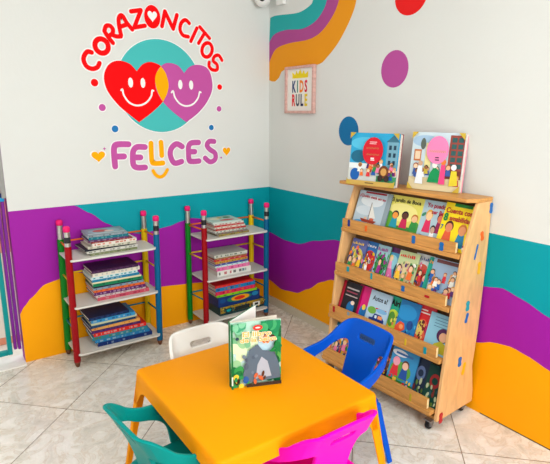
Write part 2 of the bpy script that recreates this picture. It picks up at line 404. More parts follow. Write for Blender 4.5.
# hearts and disc
A, B_ = S1(80, 60), S1(150, 60)
cc = wl(160.5, 86.5); disc = ell(*cc, .288, .288, 0, 64)
halo += [ell(*cc, .294, .294, 0, 64), None]
logo_part('disc', [disc], LT, 5, 'teal disc')
def hp(L_, tr, n=6): return [(p.x, p.y) for p in spline([Vector((*wl(*tr(q)), 0)) for q in L_], n)]
rh = hp([(345, 68), (300, 22), (230, 4), (172, 30), (145, 100), (165, 185), (230, 272), (300, 333), (360, 380)], A)[:-1]+hp([(360, 380), (440, 318), (500, 260), (532, 205), (540, 140), (520, 78), (490, 35), (430, 12), (380, 27), (345, 68)], A)[:-1]
ph = hp([(207, 80), (170, 35), (110, 18), (65, 38), (38, 80), (30, 130), (40, 190), (78, 255), (140, 318), (220, 380)], B_)[:-1]+hp([(220, 380), (290, 325), (345, 258), (378, 180), (372, 100), (345, 48), (290, 29), (240, 42), (207, 80)], B_)[:-1]
lens = hp([(65, 38), (38, 80), (30, 130), (45, 195), (78, 255)], B_)[:-1]+hp([(78, 255), (103, 205), (112, 150), (95, 82), (65, 38)], B_)[:-1]
import mathutils.geometry as mg
def tri(poly):
    idx = mg.tessellate_polygon([[Vector((x, z, 0)) for x, z in poly]]); return [[poly[i] for i in t] for t in idx]
def grow(poly, d):
    cx = sum(p[0] for p in poly)/len(poly); cz = sum(p[1] for p in poly)/len(poly)
    return [(x+(x-cx)*d, z+(z-cz)*d) for x, z in poly]
halo += tri(grow(rh, .04))+[None]+tri(grow(ph, .04))+[None]
logo_part('heart', tri(rh), LR, 6, 'red smiling heart'); logo_part('heart', tri(ph), LP, 6.5, 'purple smiling heart'); logo_part('heart_overlap', tri(lens), LO_, 7, 'orange overlap')
for tr, eyes, sm in ((A, [(307, 138), (382, 140)], [(250, 185), (258, 180), (266, 215), (300, 260), (350, 278), (400, 262), (432, 222), (438, 188), (446, 188)]), (B_, [(183, 150), (249, 153)], [(130, 198), (140, 190), (150, 228), (180, 266), (220, 281), (262, 268), (292, 230), (300, 196), (308, 198)])):
    for e in eyes:
        q = wl(*tr(e)); logo_part('eye', [ell(*q, 14/6.1*SC, 27/6.1*SC)], LW, 8)
    logo_part('smile', strk(sm, tr, 10/6.1*SC), LW, 8, 'thin white smile')
for tr, q, r, m in ((A, (88, 138), 20, LR), (A, (135, 290), 19, LP), (A, (213, 420), 19, LB), (B_, (424, 165), 17, LR), (B_, (420, 298), 17, LP), (B_, (373, 412), 17, LB)):
    p = wl(*tr(q)); logo_part('dot', [ell(*p, r/6.1*SC, r/6.1*SC)], m, 5); halo += [ell(*p, r/6.1*SC+.006, r/6.1*SC+.006), None]
A, B_ = S1(80, 120), S1(150, 120)
for tr, q, w, h in ((A, (112, 226), 76, 62), (B_, (466, 194), 56, 56)):
    p = wl(*tr(q)); logo_part('small_heart', [heart(*p, w/6.1*SC, h/6.1*SC)], LO_, 5, 'small orange heart'); halo += [heart(*p, w/6.1*SC+.016, h/6.1*SC+.014), None]
p = wl(*A((148, 175))); logo_part('sparkle', [[(p[0]-.012, p[1]), (p[0]-.003, p[1]-.003), (p[0], p[1]-.012), (p[0]+.003, p[1]-.003), (p[0]+.012, p[1]), (p[0]+.003, p[1]+.003), (p[0], p[1]+.012), (p[0]-.003, p[1]+.003)]], LP, 5)
p = wl(*B_((433, 229))); logo_part('dot', [ell(*p, .007, .007)], LP, 5)
logo_part('backing', halo, LW, .2, 'white outline behind the letters and hearts')

# ------------------------------------------------------------------ framed print
fy0, fy1, fz0, fz1 = 2.672, 2.988, 1.495, 1.806
fr = thing('framed_print', 'pink framed print with yellow crown reading KIDS RULE', 'picture', (WX, (fy0+fy1)/2, fz0))
FWd, FH = fy1-fy0, fz1-fz0
pk = mat((214, 170, 160), .5, 'wood')
b = MB(); fw = .016; D = .026
def fbox(b, u0, u1, v0, v1, d0, d1, m): b.box(-d1, -d0, -u1, -u0, v0, v1, m)     # u to the viewer's right
h_ = FWd/2
fbox(b, -h_, h_, 0, fw, 0.001, D, pk); fbox(b, -h_, h_, FH-fw, FH, 0.001, D, pk); fbox(b, -h_, -h_+fw, fw, FH-fw, 0.001, D, pk); fbox(b, h_-fw, h_, fw, FH-fw, 0.001, D, pk)
b.build('frame', fr, bevel=.0015)
b = MB(); fbox(b, -h_+fw, h_-fw, fw, FH-fw, .001, .012, mat((236, 234, 226), .6)); b.build('print', fr)
ar = Art(lambda u, v, k: (-.0125-.0002*k, -u, v))
Y = mat((232, 208, 20), .5)
ar.poly([(-.085, .232), (.085, .232), (.088, .275), (.055, .255), (.04, .283), (.022, .258), (0, .292), (-.022, .258), (-.04, .283), (-.055, .255), (-.088, .275)], Y)
for i, (ch, cc_) in enumerate(zip('KIDS', ((20, 55, 110), (20, 130, 110), (240, 130, 20), (215, 15, 60)))):
    ar.text(ch, (-.068, -.026, .018, .066)[i], .142, .062, .106, mat(cc_, .5), .035)
for i, (ch, cc_) in enumerate(zip('RULE', ((225, 30, 40), (70, 75, 90), (35, 40, 80), (228, 200, 30)))):
    ar.text(ch, (-.07, -.022, .024, .068)[i], .052, .062, .106, mat(cc_, .5), .035)
o = ar.mb.build('lettering', fr); o['label'] = 'yellow crown and coloured capital letters'

# ------------------------------------------------------------------ security camera in the corner
CAMP = on_y(262.5, -1.5, WY-.075)
sc_ = thing('security_camera', 'white round security camera high in the wall corner', 'camera', CAMP)
wp = mat((235, 235, 232), .35, 'plastic')
def sphere(b, c, r, m, n=16, sz=1):
    b.rings([[Vector(c)+Vector((r*math.sin(PI*i/n)*math.cos(2*PI*k/20), r*math.sin(PI*i/n)*math.sin(2*PI*k/20), r*sz*math.cos(PI*i/n))) for k in range(20)] for i in range(1, n)], m)
b = MB(); sphere(b, (0, 0, 0), .056, wp); b.build('housing', sc_, smooth=True)
d = (Vector((0, 0, 1.5))-CAMP).normalized()+Vector((-.05, 0, .08)); d.normalize()
b = MB(); b.tube([d*.05, d*.062], .022, mat((12, 12, 14), .15), 20); b.build('lens', sc_, smooth=False, bevel=.002)
b = MB(); b.tube([(0, .04, .02), (0, .075, .03)], .035, wp, 20); b.build('mount', sc_)
jb = MB().box(-.03, 0, -.04, .04, -.03, .05, wp).build('junction_box', loc=(WX, 3.05, 2.25), bevel=.004); tag(jb, 'small white junction box beside the corner security camera', 'box')

# ------------------------------------------------------------------ books
PAPER = mat((226, 220, 204), .8, 'paper')
def lying_book(label, c, L_, D_, T, loc, rz, group, marks=None, top=None, cat='book'):
    o = thing('book', label, cat, loc, rz, group)
    cm = mat(c, .4); t = min(.0025, T*.18)
    b = MB(); b.box(-L_/2, L_/2, 0, D_, 0, t, cm); b.box(-L_/2, L_/2, 0, D_, T-t, T, cm); b.box(-L_/2, L_/2, 0, .0025, t, T-t, cm)
    if marks:
        x = -L_/2+.012
        for (w, mc) in marks:
            x2 = min(x+w, L_/2-.008)
            if mc is not None: b.face([(x, -.0002, T*.25), (x2, -.0002, T*.25), (x2, -.0002, T*.75), (x, -.0002, T*.75)], mat(mc, .5))
            x += w
            if x > L_/2-.02: break
    b.build('cover', o)
    MB().box(-L_/2+.003, L_/2-.003, .0025, D_-.003, t, T-t, PAPER).build('pages', o)
    if top:
        ar = Art(lambda u, v, k: (u*L_-L_/2, .004+v*(D_-.006), T+.0002*(k+1)), (0.02, .98, .02, .98))
        for r_ in top: ar.poly(*r_)
        ar.mb.build('cover_picture', o)
    return o
CN = {}
def rmarks(cols, seed, base):
    r = random.Random(seed); out = []
    for _ in range(16):
        c_ = r.choice(cols)
        out.append((r.uniform(.003, .022), tuple(int(v*.55+c0*.35) for v, c0 in zip(c_, base)) if c_ else None)); out.append((r.uniform(.004, .03), None))
    return out
ORD = ['bottom', 'second up', 'third up', 'fourth up', 'fifth up', 'sixth up', 'seventh up', 'eighth up', 'ninth up', 'tenth up', 'eleventh up', 'twelfth up', 'thirteenth up']
def stack(xL, z, items, yf, group, place, seed):
    """items bottom to top: (colour, name, thickness, left shift, length, depth, rot, marks)"""
    r = random.Random(seed); n = len(items); tp = z
    for i, (c, nm, T, dx, L_, D_, rot, mk) in enumerate(items):
        od = 'topmost' if i == n-1 else ORD[i]
        top = None
        if i == n-1: top = TOPS.get(seed)
        lying_book('%s book, %s in %s' % (nm, od, place), c, L_, D_, T-.0004, (xL+dx+L_/2, yf+r.uniform(-.002, .006), tp+.0002), rot, group, rmarks(mk, seed*31+i, c) if mk else None, top)
        tp += T
WT = (235, 235, 230); 
TOPS = {
 1: [(ell(.5, .5, .40, .38), mat((150, 178, 186), .5)), (ell(.42, .55, .2, .2), mat((190, 90, 80), .5)), (ell(.62, .42, .12, .14), mat((220, 200, 190), .5)), ([(.05, .08), (.95, .08), (.95, .2), (.05, .2)], mat((190, 205, 205), .5))],
 2: [([(.08, .2), (.6, .15), (.6, .3), (.08, .35)], mat((70, 50, 90), .5)), (ell(.7, .6, .18, .2), mat((90, 40, 70), .5))],
 4: [([(.03, .05), (.97, .05), (.97, .95), (.03, .95)], mat((176, 200, 190), .5)), (ell(.6, .25, .25, .12), mat((190, 40, 40), .5)), (ell(.3, .6, .15, .2), mat((225, 220, 190), .5)), (ell(.75, .7, .12, .14), mat((60, 110, 60), .5)), (ell(.5, .72, .08, .12), mat((200, 160, 60), .5))],
}
# ------------------------------------------------------------------ pencil shelves
FERR = mat((196, 196, 190), .3, 'metal'); BAND = mat((40, 40, 44), .4); ERASER = mat((232, 28, 110), .6, 'plastic'); TIPW = mat((110, 66, 40), .6, 'wood')
SHW = mat((214, 212, 204), .35, 'plastic'); SHE = mat((238, 236, 230), .35)
def rod(b, p, q, r, m): b.tube([p, q], r, m, 10)
def pencil_shelf(label, px, lean):
    """px: four post positions red, green, blue, yellow (x, y)"""
    o = thing('pencil_shelf', label, 'shelf', (px['red'][0], px['red'][1], 0)); ox, oy = px['red']
    for k, c in (('red', (150, 4, 16)), ('green', (8, 122, 30)), ('blue', (0, 92, 136)), ('yellow', (226, 186, 6))):
        x, y = px[k][0]-ox, px[k][1]-oy; lx = lean[k]; H_ = .862; r = .0195
        pt = lambda z: (x+lx*z/H_, y, z)
        m = mat(c, .4, 'plastic', .2)
        b = MB(); b.tube([pt(.035), pt(.75)], r, m, 14); p_ = b.build('post', o, smooth=True); p_['label'] = k+' pencil post'
        md = p_.modifiers.new('e', 'EDGE_SPLIT')
        b = MB(); b.tube([pt(0.001), pt(.012), pt(.035)], [.009, .013, r], TIPW, 14); b.build('tip', p_, smooth=True)
        b = MB(); b.tube([pt(.75), pt(.835)], r*.88, FERR, 14); b.tube([pt(.772), pt(.806)], r*.91, BAND if k in ('red', 'blue') else FERR, 14)
        b.build('ferrule', p_, smooth=True).modifiers.new('e', 'EDGE_SPLIT')
        b = MB(); b.tube([pt(.835), pt(.838), pt(.862), pt(.868)], [r*.8, r, r, r*.7], ERASER, 14); b.build('eraser', p_, smooth=True)
    x1 = px['blue'][0]-ox; yb = px['green'][1]-oy
    for z in (.672, .383, .087):
        b = MB(); f = -.028
        ol = [(.012, f), (.03, f-.004), (x1-.03, f-.004), (x1-.012, f), (x1+.004, f+.03), (x1+.004, yb), (x1-.02, yb+.006), (.02, yb+.006), (-.004, yb), (-.004, f+.03)]
        b.prism([(x, y, z-.012) for x, y in ol], [(x, y, z) for x, y in ol], SHW); b.build('shelf_board', o, bevel=.003)
    for z, c, dz in ((.735, (232, 106, 28), 0), (.53, (232, 190, 20), 0), (.235, (10, 130, 150), 0)):
        m = mat(c, .4, 'plastic'); t = lambda k: lean[k]*z/.862
        g, rd, bl, ye = [(px[k][0]-ox+t(k), px[k][1]-oy, z) for k in ('green', 'red', 'blue', 'yellow')]
        for p, q in ((g, ye), (g, rd), (ye, bl)):
            b = MB(); rod(b, p, q, .0055, m); b.build('rail', o, smooth=True)
    return o
pencil_shelf('left pencil shelf with red and blue front posts, nearest the doorway', {'red': (.643, 2.977), 'green': (.640, 3.187), 'blue': (1.172, 2.985), 'yellow': (1.172, 3.187)}, {'red': .006, 'green': .018, 'blue': .014, 'yellow': .01})
pencil_shelf('right pencil shelf of coloured pencil posts, in the wall corner', {'red': (1.512, 2.975), 'green': (1.490, 3.185), 'blue': (2.020, 2.985), 'yellow': (2.020, 3.185)}, {'red': .004, 'green': .008, 'blue': .006, 'yellow': .0})

G1 = 'books on the left pencil shelf'; G2 = 'books on the right pencil shelf'
# (colour, name, T, dx, L, D, rot, marks)
stack(.752, .672, [
 ((120, 128, 92), 'olive green thin', .014, .02, .285, .185, .01, [(200, 195, 170), (60, 60, 50)]),
 ((206, 204, 194), 'pale grey thin', .016, 0, .31, .19, .02, [(120, 130, 110), (160, 150, 140)]),
 ((30, 34, 44), 'near-black thin', .010, -.01, .27, .19, .06, None),
 ((200, 196, 176), 'cream thin', .014, .01, .29, .18, -.02, [(100, 110, 90), (150, 130, 110)]),
 ((222, 216, 206), 'white and orange', .018, .035, .27, .18, .03, [(236, 110, 60), (240, 120, 70), (200, 60, 40)]),
 ((140, 40, 44), 'dark red thin', .009, .03, .25, .17, .02, [(220, 200, 190)]),
 ((88, 50, 96), 'purple grey thin', .011, .015, .24, .17, -.02, [(200, 190, 200)]),
 ((10, 108, 124), 'dark teal', .018, .02, .235, .17, -.05, [(140, 190, 190)]),
 ((134, 150, 156), 'grey-blue pictured', .012, .01, .235, .18, -.07, [(80, 60, 60), (200, 200, 200)]),
], 2.985, G1, "left shelf's upper stack", 1)
stack(.775, .383, [
 ((196, 76, 96), 'rose pink', .022, .02, .325, .19, 0, [(230, 180, 180), (150, 40, 70), (210, 120, 130)]),
 ((205, 190, 188), 'pale pinkish grey', .015, .01, .315, .19, .02, [(170, 90, 100), (120, 110, 110)]),
 ((92, 30, 92), 'violet', .020, 0, .32, .19, -.02, [(220, 200, 220), (200, 180, 210)]),
 ((222, 100, 40), 'orange', .013, 0, .315, .19, -.01, [(150, 40, 40)]),
 ((120, 150, 170), 'grey-blue', .014, .0, .31, .19, -.01, [(60, 60, 80), (190, 120, 80)]),
 ((30, 32, 50), 'black thin', .008, .0, .30, .19, 0, None),
 ((16, 120, 80), 'green', .020, .0, .305, .19, -.03, [(20, 90, 60), (30, 140, 90)]),
 ((222, 212, 170), 'cream thin', .010, -.005, .30, .19, -.03, None),
 ((24, 120, 160), 'blue', .016, -.005, .29, .19, 0, [(40, 160, 190), (200, 220, 225)]),
 ((196, 216, 216), 'white and aqua', .017, -.01, .285, .19, .01, [(30, 160, 170), (20, 130, 150)]),
 ((222, 214, 196), 'ivory hardback', .022, .0, .29, .19, .01, [(190, 200, 200)]),
 ((62, 26, 66), 'dark plum', .018, -.005, .285, .19, .0, [(110, 70, 110)]),
], 2.985, G1, "left shelf's middle stack", 2)
stack(.745, .087, [
 ((14, 46, 110), 'navy dotted', .026, .03, .345, .19, -.04, [(200, 215, 225), None, (40, 80, 150)]),
 ((28, 120, 180), 'bright blue', .020, .015, .345, .19, -.03, [(120, 190, 220), (240, 240, 240)]),
 ((40, 130, 150), 'teal and olive', .024, .0, .345, .19, -.05, [(130, 140, 40), (200, 210, 200)]),
 ((220, 36, 28), 'red with white lettering', .024, .01, .33, .19, -.02, [(245, 235, 230), (245, 235, 230)]),
 ((74, 32, 100), 'purple', .020, -.005, .31, .19, 0, [(120, 80, 140)]),
 ((228, 160, 80), 'orange and cream', .018, .0, .30, .19, -.02, [(230, 200, 140), (200, 110, 60)]),
 ((20, 60, 104), 'dark blue', .014, -.01, .285, .19, .03, [(60, 110, 160)]),
 ((206, 210, 170), 'pale green', .014, .0, .285, .19, 0, None),
 ((50, 145, 200), 'sky blue', .022, .0, .27, .19, -.03, [(220, 230, 235), (30, 90, 150)]),
 ((16, 40, 84), 'navy thin', .018, -.015, .25, .19, .02, [(60, 90, 150)]),
], 2.985, G1, "left shelf's lowest stack", 3)
stack(1.60, .672, [
 ((150, 130, 70), 'yellowish brown', .014, .03, .25, .185, .06, [(210, 190, 60), (80, 70, 50)]),
 ((120, 118, 108), 'grey thin', .012, .01, .25, .19, -.03, [(180, 60, 50)]),
 ((196, 196, 184), 'pale grey', .014, .0, .25, .19, .04, [(60, 90, 70)]),
 ((176, 40, 36), 'red', .014, .01, .24, .19, .01, [(220, 180, 170)]),
 ((212, 206, 190), 'cream', .012, .0, .24, .19, -.03, [(200, 80, 60)]),
 ((190, 48, 48), 'scarlet thin', .011, .0, .235, .18, .02, [(230, 200, 190)]),
 ((208, 208, 196), 'white', .012, .0, .23, .18, -.05, [(180, 60, 60)]),
 ((186, 206, 196), 'pale mint pictured', .010, -.01, .225, .18, -.04, None),
], 2.985, G2, "corner shelf's upper stack", 4)
stack(1.60, .383, [
 ((222, 222, 214), 'thick white spiral-lettered', .040, .015, .275, .19, 0, [(40, 110, 120), (200, 60, 70), (60, 60, 60)]),
 ((222, 110, 160), 'pink', .026, .01, .27, .19, .01, [(240, 190, 210), (200, 60, 120)]),
 ((206, 222, 220), 'pale aqua thin', .012, .0, .27, .19, -.01, [(90, 170, 180)]),
 ((60, 80, 150), 'blue and purple', .016, .0, .265, .19, 0, [(150, 60, 120), (220, 220, 220)]),
 ((196, 150, 60), 'yellow patterned', .016, .0, .265, .19, .02, [(60, 120, 70), (200, 60, 40)]),
 ((190, 50, 60), 'red and pink', .016, -.005, .26, .19, -.01, [(230, 130, 60), (230, 190, 200)]),
 ((150, 100, 70), 'brown thin', .010, .0, .255, .19, 0, [(230, 200, 120)]),
 ((196, 198, 184), 'grey-green', .022, -.005, .265, .19, -.01, [(80, 100, 80)]),
], 2.985, G2, "corner shelf's middle stack", 5)
# boxes and books on the lowest board of the right shelf
def flat_box(label, c, L_, D_, T, loc, rz, deco):
    o = thing('game_box', label, 'box', loc, rz)
    b = MB(); b.box(-L_/2+.002, L_/2-.002, .002, D_-.002, 0, T*.6, mat(c, .4)); b.build('tray', o)
    b = MB(); b.box(-L_/2, L_/2, 0, D_, T*.25, T, mat(c, .4)); b.build('lid', o, bevel=.0015)
    ar = Art(lambda u, v, k: (u*L_-L_/2, -.0003*(k+1), T*.25+v*T*.75), (0.01, .99, .03, .97))
    for q in deco: ar.poly(*q)
    ar.mb.build('lid_picture', o)
    return o
zz = .087
flat_box('black and gold patterned game box at bottom of the corner shelf', (26, 60, 62), .375, .195, .066, (1.625+.19, 2.985, zz+.0004), 0,
  [([(0, 0), (1, 0), (1, 1), (0, 1)], mat((168, 136, 40), .5))]+[(ell(R.random(), R.random(), .014, .12), mat(R.choice(((30, 60, 50), (120, 60, 30), (20, 90, 90), (200, 170, 60))), .5)) for _ in range(70)]
  + [([(.08, .2), (.24, .2), (.24, .85), (.08, .85)], mat((20, 60, 64), .5)), (ell(.16, .52, .05, .2), mat((0, 150, 150), .5)), ([(.30, .25), (.62, .25), (.62, .8), (.30, .8)], mat((28, 40, 40), .5)),
     ([(.70, .2), (.86, .2), (.86, .85), (.70, .85)], mat((225, 225, 215), .5)), ([(.74, .35), (.82, .35), (.82, .7), (.74, .7)], mat((40, 40, 40), .5))])
zz += .067
flat_box('deep blue game box with yellow and red oval, on gold box', (14, 48, 110), .35, .19, .072, (1.615+.175, 2.985, zz), .01,
  [(ell(.5, .5, .30, .46), mat((20, 110, 90), .5)), (ell(.52, .5, .22, .38), mat((220, 150, 20), .5)), (ell(.5, .5, .13, .26), mat((200, 40, 20), .5)), (ell(.88, .6, .08, .3), mat((20, 120, 170), .5)), (ell(.1, .5, .07, .3), mat((10, 70, 130), .5))])
zz += .073
stack(1.60, zz, [
 ((120, 190, 30), 'lime green thin', .018, .01, .33, .19, -.03, [(180, 220, 60), (60, 140, 40)]),
 ((206, 28, 72), 'crimson', .028, .0, .325, .19, -.02, [(160, 20, 60), (230, 90, 120), (240, 160, 40)]),
 ((18, 116, 172), 'cyan-blue', .028, .0, .325, .19, -.01, [(40, 150, 200), (230, 120, 40), (20, 60, 110)]),
 ((204, 30, 34), 'red', .018, -.005, .31, .19, -.02, [(230, 110, 60)]),
], 2.985, G2, "corner shelf's lowest stack", 6)

# ------------------------------------------------------------------ wooden display bookshelf
DEL = math.radians(3.3); TH = -PI/2+DEL; BX, BY = 2.177, 1.745
WOOD = mat((208, 148, 78), .4, 'wood'); PLY = mat((226, 176, 118), .42, 'ply'); ENDG = mat((240, 214, 160), .6, 'wood')
bs = thing('display_bookshelf', 'wooden slanted display bookshelf on casters against right wall', 'bookshelf', (BX, BY, 0), TH)
HW = .40; HL = .372
def loc_of(P): d = Vector((P[0]-BX, P[1]-BY)); return Vector((d.x*math.cos(TH)+d.y*math.sin(TH), -d.x*math.sin(TH)+d.y*math.cos(TH), P[2]))
prof = [(-.311, .05), (-.285, .30), (-.254, .584), (-.232, .72), (-.205, .85), (-.165, .98), (-.118, 1.10), (0, 1.10), (0, .8), (-.012, .45), (-.032, .26), (-.004, .11), (-.002, .05)]
for sx in (1, -1):
    x0, x1 = (HW-.018, HW) if sx > 0 else (-HL, -HL+.018)
    b = MB(); b.prism([(x0, y, z) for y, z in prof], [(x1, y, z) for y, z in prof], PLY); b.build('side_panel', bs, bevel=.003)
b = MB(); ol = [(-.455, -.155), (.365, -.165), (HW-.006, -.125), (HW+.002, -.122), (HW+.002, 0.0), (-.44, 0.0)]
b.prism([(x, y, 1.10) for x, y in ol], [(x, y, 1.119) for x, y in ol], WOOD); b.build('top_board', bs, bevel=.004)
IN = HW-.018; IL = HL-.018
TIERS = [(.863, -.205, .914), (.612, -.252, .664), (.360, -.292, .414), (.105, -.335, .158)]  # board top z, rail front y, rail top z
def slant(y0, z0, y1, z1, t, b, m, x0, x1):
    d = Vector((0, y1-y0, z1-z0)).normalized(); n = Vector((0, -d.z, d.y))*t
    a = [Vector((x0, y0, z0)), Vector((x0, y1, z1)), Vector((x0, y1, z1))-n, Vector((x0, y0, z0))-n]
    b.prism(a, [v+Vector((x1-x0, 0, 0)) for v in a], m)
LEAN = math.radians(20)
for i, (zb, yr, zr) in enumerate(TIERS):
    back = yr+.075
    b = MB(); b.box(-HL-.004, IN-.005, yr-.003, back+.02, zb-.022, zb, WOOD); b.build('shelf_board', bs, bevel=.004)
    b = MB(); b.box(-IL-.018, IN-.030, yr+.003, yr+.021, zb+.001, zr, WOOD); b.box(IN-.0302, IN-.0298+.0006, yr+.005, yr+.019, zb+.003, zr-.001, ENDG); r_ = b.build('rail', bs, bevel=.003)
    ztop = (TIERS[i-1][0]-.02) if i else 1.10
    y1 = back+(ztop-zb)*math.tan(LEAN)
    b = MB(); slant(back, zb-.005, min(y1, -.012), zb-.005+(min(y1, -.012)-back)/math.tan(LEAN), .006, b, mat((120, 90, 60), .6, 'ply'), -IL, IN); b.build('back_board', bs)
# coloured wooden stickers
def sticker(px, py, w, h, c, face, rot=0, tier=None):
    if face == 'side':
        # intersect ray with outer face of the right panel
        O = Vector((0, 0, CH)); d = ray(px, py); n = Vector((math.cos(TH), math.sin(TH), 0)); P0 = Vector((BX, BY, 0))+n*HW
        P = O+d*((P0-O).dot(n)/d.dot(n)); l = loc_of(P)
        b = MB(); pts = ell(0, 0, w/2, h/2, rot, 4) if w < 0 else [(x*math.cos(rot)-z*math.sin(rot), x*math.sin(rot)+z*math.cos(rot)) for x, z in [(-w/2, -h*.3), (-w*.3, -h/2), (w*.3, -h/2), (w/2, -h*.3), (w*.35, 0), (w/2, h*.3), (w*.3, h/2), (-w*.3, h/2), (-w/2, h*.3), (-w*.35, 0)]]
        b.prism([(HW, l.y+x, l.z+z) for x, z in pts], [(HW+.0025, l.y+x, l.z+z) for x, z in pts], mat(c, .4))
    else:
        zb, yr, zr = TIERS[tier]; O = Vector((0, 0, CH)); d = ray(px, py); n = Vector((-math.sin(TH), math.cos(TH), 0)); P0 = Vector((BX, BY, 0))+n*(yr+.003)
        P = O+d*((P0-O).dot(n)/d.dot(n)); l = loc_of(P)
        zc = min(max(l.z, zb+h/2), zr-h/2)
        pts = [(x*math.cos(rot)-z*math.sin(rot), x*math.sin(rot)+z*math.cos(rot)) for x, z in [(-w/2, -h*.3), (-w*.3, -h/2), (w*.3, -h/2), (w/2, -h*.3), (w*.4, 0), (w/2, h*.3), (w*.3, h/2), (-w*.3, h/2), (-w/2, h*.3), (-w*.4, 0)]]
        b = MB(); b.prism([(l.x+x, yr+.003, zc+z) for x, z in pts], [(l.x+x, yr+.0005, zc+z) for x, z in pts], mat(c, .4))
    b.build('sticker', bs)
BLU = (20, 100, 170); DB = (20, 50, 130); TL = (20, 150, 160); ORG = (225, 100, 30); YL = (235, 175, 25); RD = (180, 25, 35)
for a in [(491, 208, .026, .05, BLU), (482, 236, .026, .045, ORG, .3), (476, 252, .012, .075, BLU, -.25), (479, 268, .026, .06, YL), (467.5, 306, .03, .05, TL), (466.5, 318, .022, .05, BLU, -.3), (459.6, 361.8, .03, .05, BLU), (463.5, 368.5, .026, .065, YL, -.2), (440.6, 418, .03, .055, RD)]:
    sticker(*a[:5], 'side', *(a[5:] or (0,)))
for a in [(349, 223, .018, .038, DB, 0), (366, 228.5, .016, .032, ORG, 0), (413.6, 239.5, .022, .04, BLU, 0), (441.5, 246.6, .024, .042, BLU, 0), (348, 269, .02, .03, TL, 1), (371.5, 276, .014, .034, TL, 1), (403, 288.5, .022, .030, BLU, 1), (427, 296.5, .03, .012, RD, 1),
          (334, 308, .018, .036, RD, 2), (348.5, 312, .018, .02, (130, 150, 160), 2), (405.5, 342, .010, .036, (210, 180, 40), 2), (425, 351, .018, .036, TL, 2), (410.5, 397.5, .012, .040, (180, 160, 40), 3)]:
    sticker(*a[:5], 'front', 0, a[5])
BK = mat((18, 18, 20), .4); GM = mat((150, 150, 152), .35, 'metal')
for x, y in ((HW-.04, -.312), (HW-.03, -.05), (-HL+.045, -.312), (-HL+.045, -.05)):
    b = MB(); b.box(x-.02, x+.02, y-.02, y+.02, .046, .051, GM); b.box(x-.013, x-.010, y-.012, y+.012, .018, .046, GM); b.box(x+.010, x+.013, y-.012, y+.012, .018, .046, GM)
    c_ = b.build('caster', bs); b = MB(); b.tube([(x-.010, y, .0255), (x+.010, y, .0255)], .025, BK, 20); b.build('wheel', c_, bevel=.003)
    b = MB(); b.tube([(x-.0145, y, .0215), (x+.0145, y, .0215)], .008, GM, 12); b.build('hub', c_)
b = MB(); b.box(-IL, IN, -.30, -.01, .05, .066, WOOD); b.build('bottom_board', bs)

# ------------------------------------------------------------------ standing books
def standing_book(label, w, h, t, cover, loc, rot, art, group=None, pages=True, name='book'):
    """front faces local -Y, bottom edge on z=0, spine at the viewer's left"""
    o = thing(name, label, 'book', loc, 0, group, rot=rot)
    cm = mat(cover, .3); ct = .002
    b = MB(); b.box(-w/2, w/2, 0, ct, 0, h, cm); b.box(-w/2, w/2, t-ct, t, 0, h, cm); b.box(-w/2, -w/2+ct, ct, t-ct, 0, h, cm); b.build('cover', o, bevel=.0007, seg=1)
    MB().box(-w/2+ct, w/2-.004, ct, t-ct, .003, h-.003, PAPER).build('pages', o)
    ar = Art(lambda u, v, k: (u*w-w/2, -.00015*(k+1), v*h), (0.0, 1.0, 0.0, 1.0))
    art(ar); ar.mb.build('cover_picture', o)
    return o
def rect(a, x0, x1, y0, y1, c): a.poly([(x0, y0), (x1, y0), (x1, y1), (x0, y1)], mat(c, .35))
def blob(a, x, y, rx, ry, c, rot=0): a.poly(ell(x, y, rx, ry, rot), mat(c, .35))
def kid(a, x, y, s, shirt, hair, skin=(225, 165, 120), asp=1.0):
    """a plain child: clothes, head, hair"""
    a.poly([(x-.10*s, y), (x+.10*s, y), (x+.06*s, y+.2*s*asp), (x-.06*s, y+.2*s*asp)], mat(shirt, .35))
    blob(a, x, y+.27*s*asp, .085*s, .085*s*asp, hair); blob(a, x, y+.25*s*asp, .07*s, .07*s*asp, skin)
def crowd(a, r, x0, x1, y0, y1, n, s, pal, asp=1.0):
    for _ in range(n):
        x, y = r.uniform(x0, x1), r.uniform(y0, y1); kid(a, x, y, s*r.uniform(.7, 1.2), r.choice(pal), r.choice(((60, 35, 20), (200, 150, 50), (25, 20, 20), (150, 70, 30))), r.choice(((230, 175, 135), (150, 95, 60), (240, 200, 165))), asp)
def specks(a, r, x0, x1, y0, y1, n, s, pal):
    for _ in range(n): blob(a, r.uniform(x0, x1), r.uniform(y0, y1), s*r.uniform(.4, 1), s*r.uniform(.4, 1), r.choice(pal), r.random()*3)
PAL = [(210, 40, 50), (30, 90, 170), (240, 190, 40), (40, 140, 70), (230, 120, 160), (240, 240, 230), (90, 40, 110), (230, 110, 40)]
def cov_boat(a):
    rect(a, 0, 1, 0, 1, (176, 196, 208)); blob(a, .45, .75, .35, .14, (214, 224, 228)); blob(a, .3, .5, .28, .12, (200, 214, 222)); rect(a, .0, .86, 0, .20, (30, 120, 180))
    blob(a, .25, .2, .2, .045, (60, 150, 200)); blob(a, .6, .16, .2, .04, (220, 232, 236)); blob(a, .45, .06, .3, .03, (80, 170, 210))
    a.poly([(.22, .29), (.74, .27), (.66, .20), (.30, .21)], mat((150, 50, 30), .4)); rect(a, .46, .475, .27, .72, (110, 90, 80)); a.poly([(.48, .70), (.48, .32), (.68, .34)], mat((225, 225, 218), .4))
    blob(a, .58, .30, .07, .035, (200, 90, 60)); blob(a, .38, .31, .05, .03, (220, 180, 150)); rect(a, .88, 1, 0, 1, (140, 158, 166)); rect(a, .2, .84, .94, .985, (150, 40, 50))
    a.text('\u00bfQui\u00e9n est\u00e1 en su', .44, .82, .115, .10, mat((185, 40, 60), .4), .02, -.06)
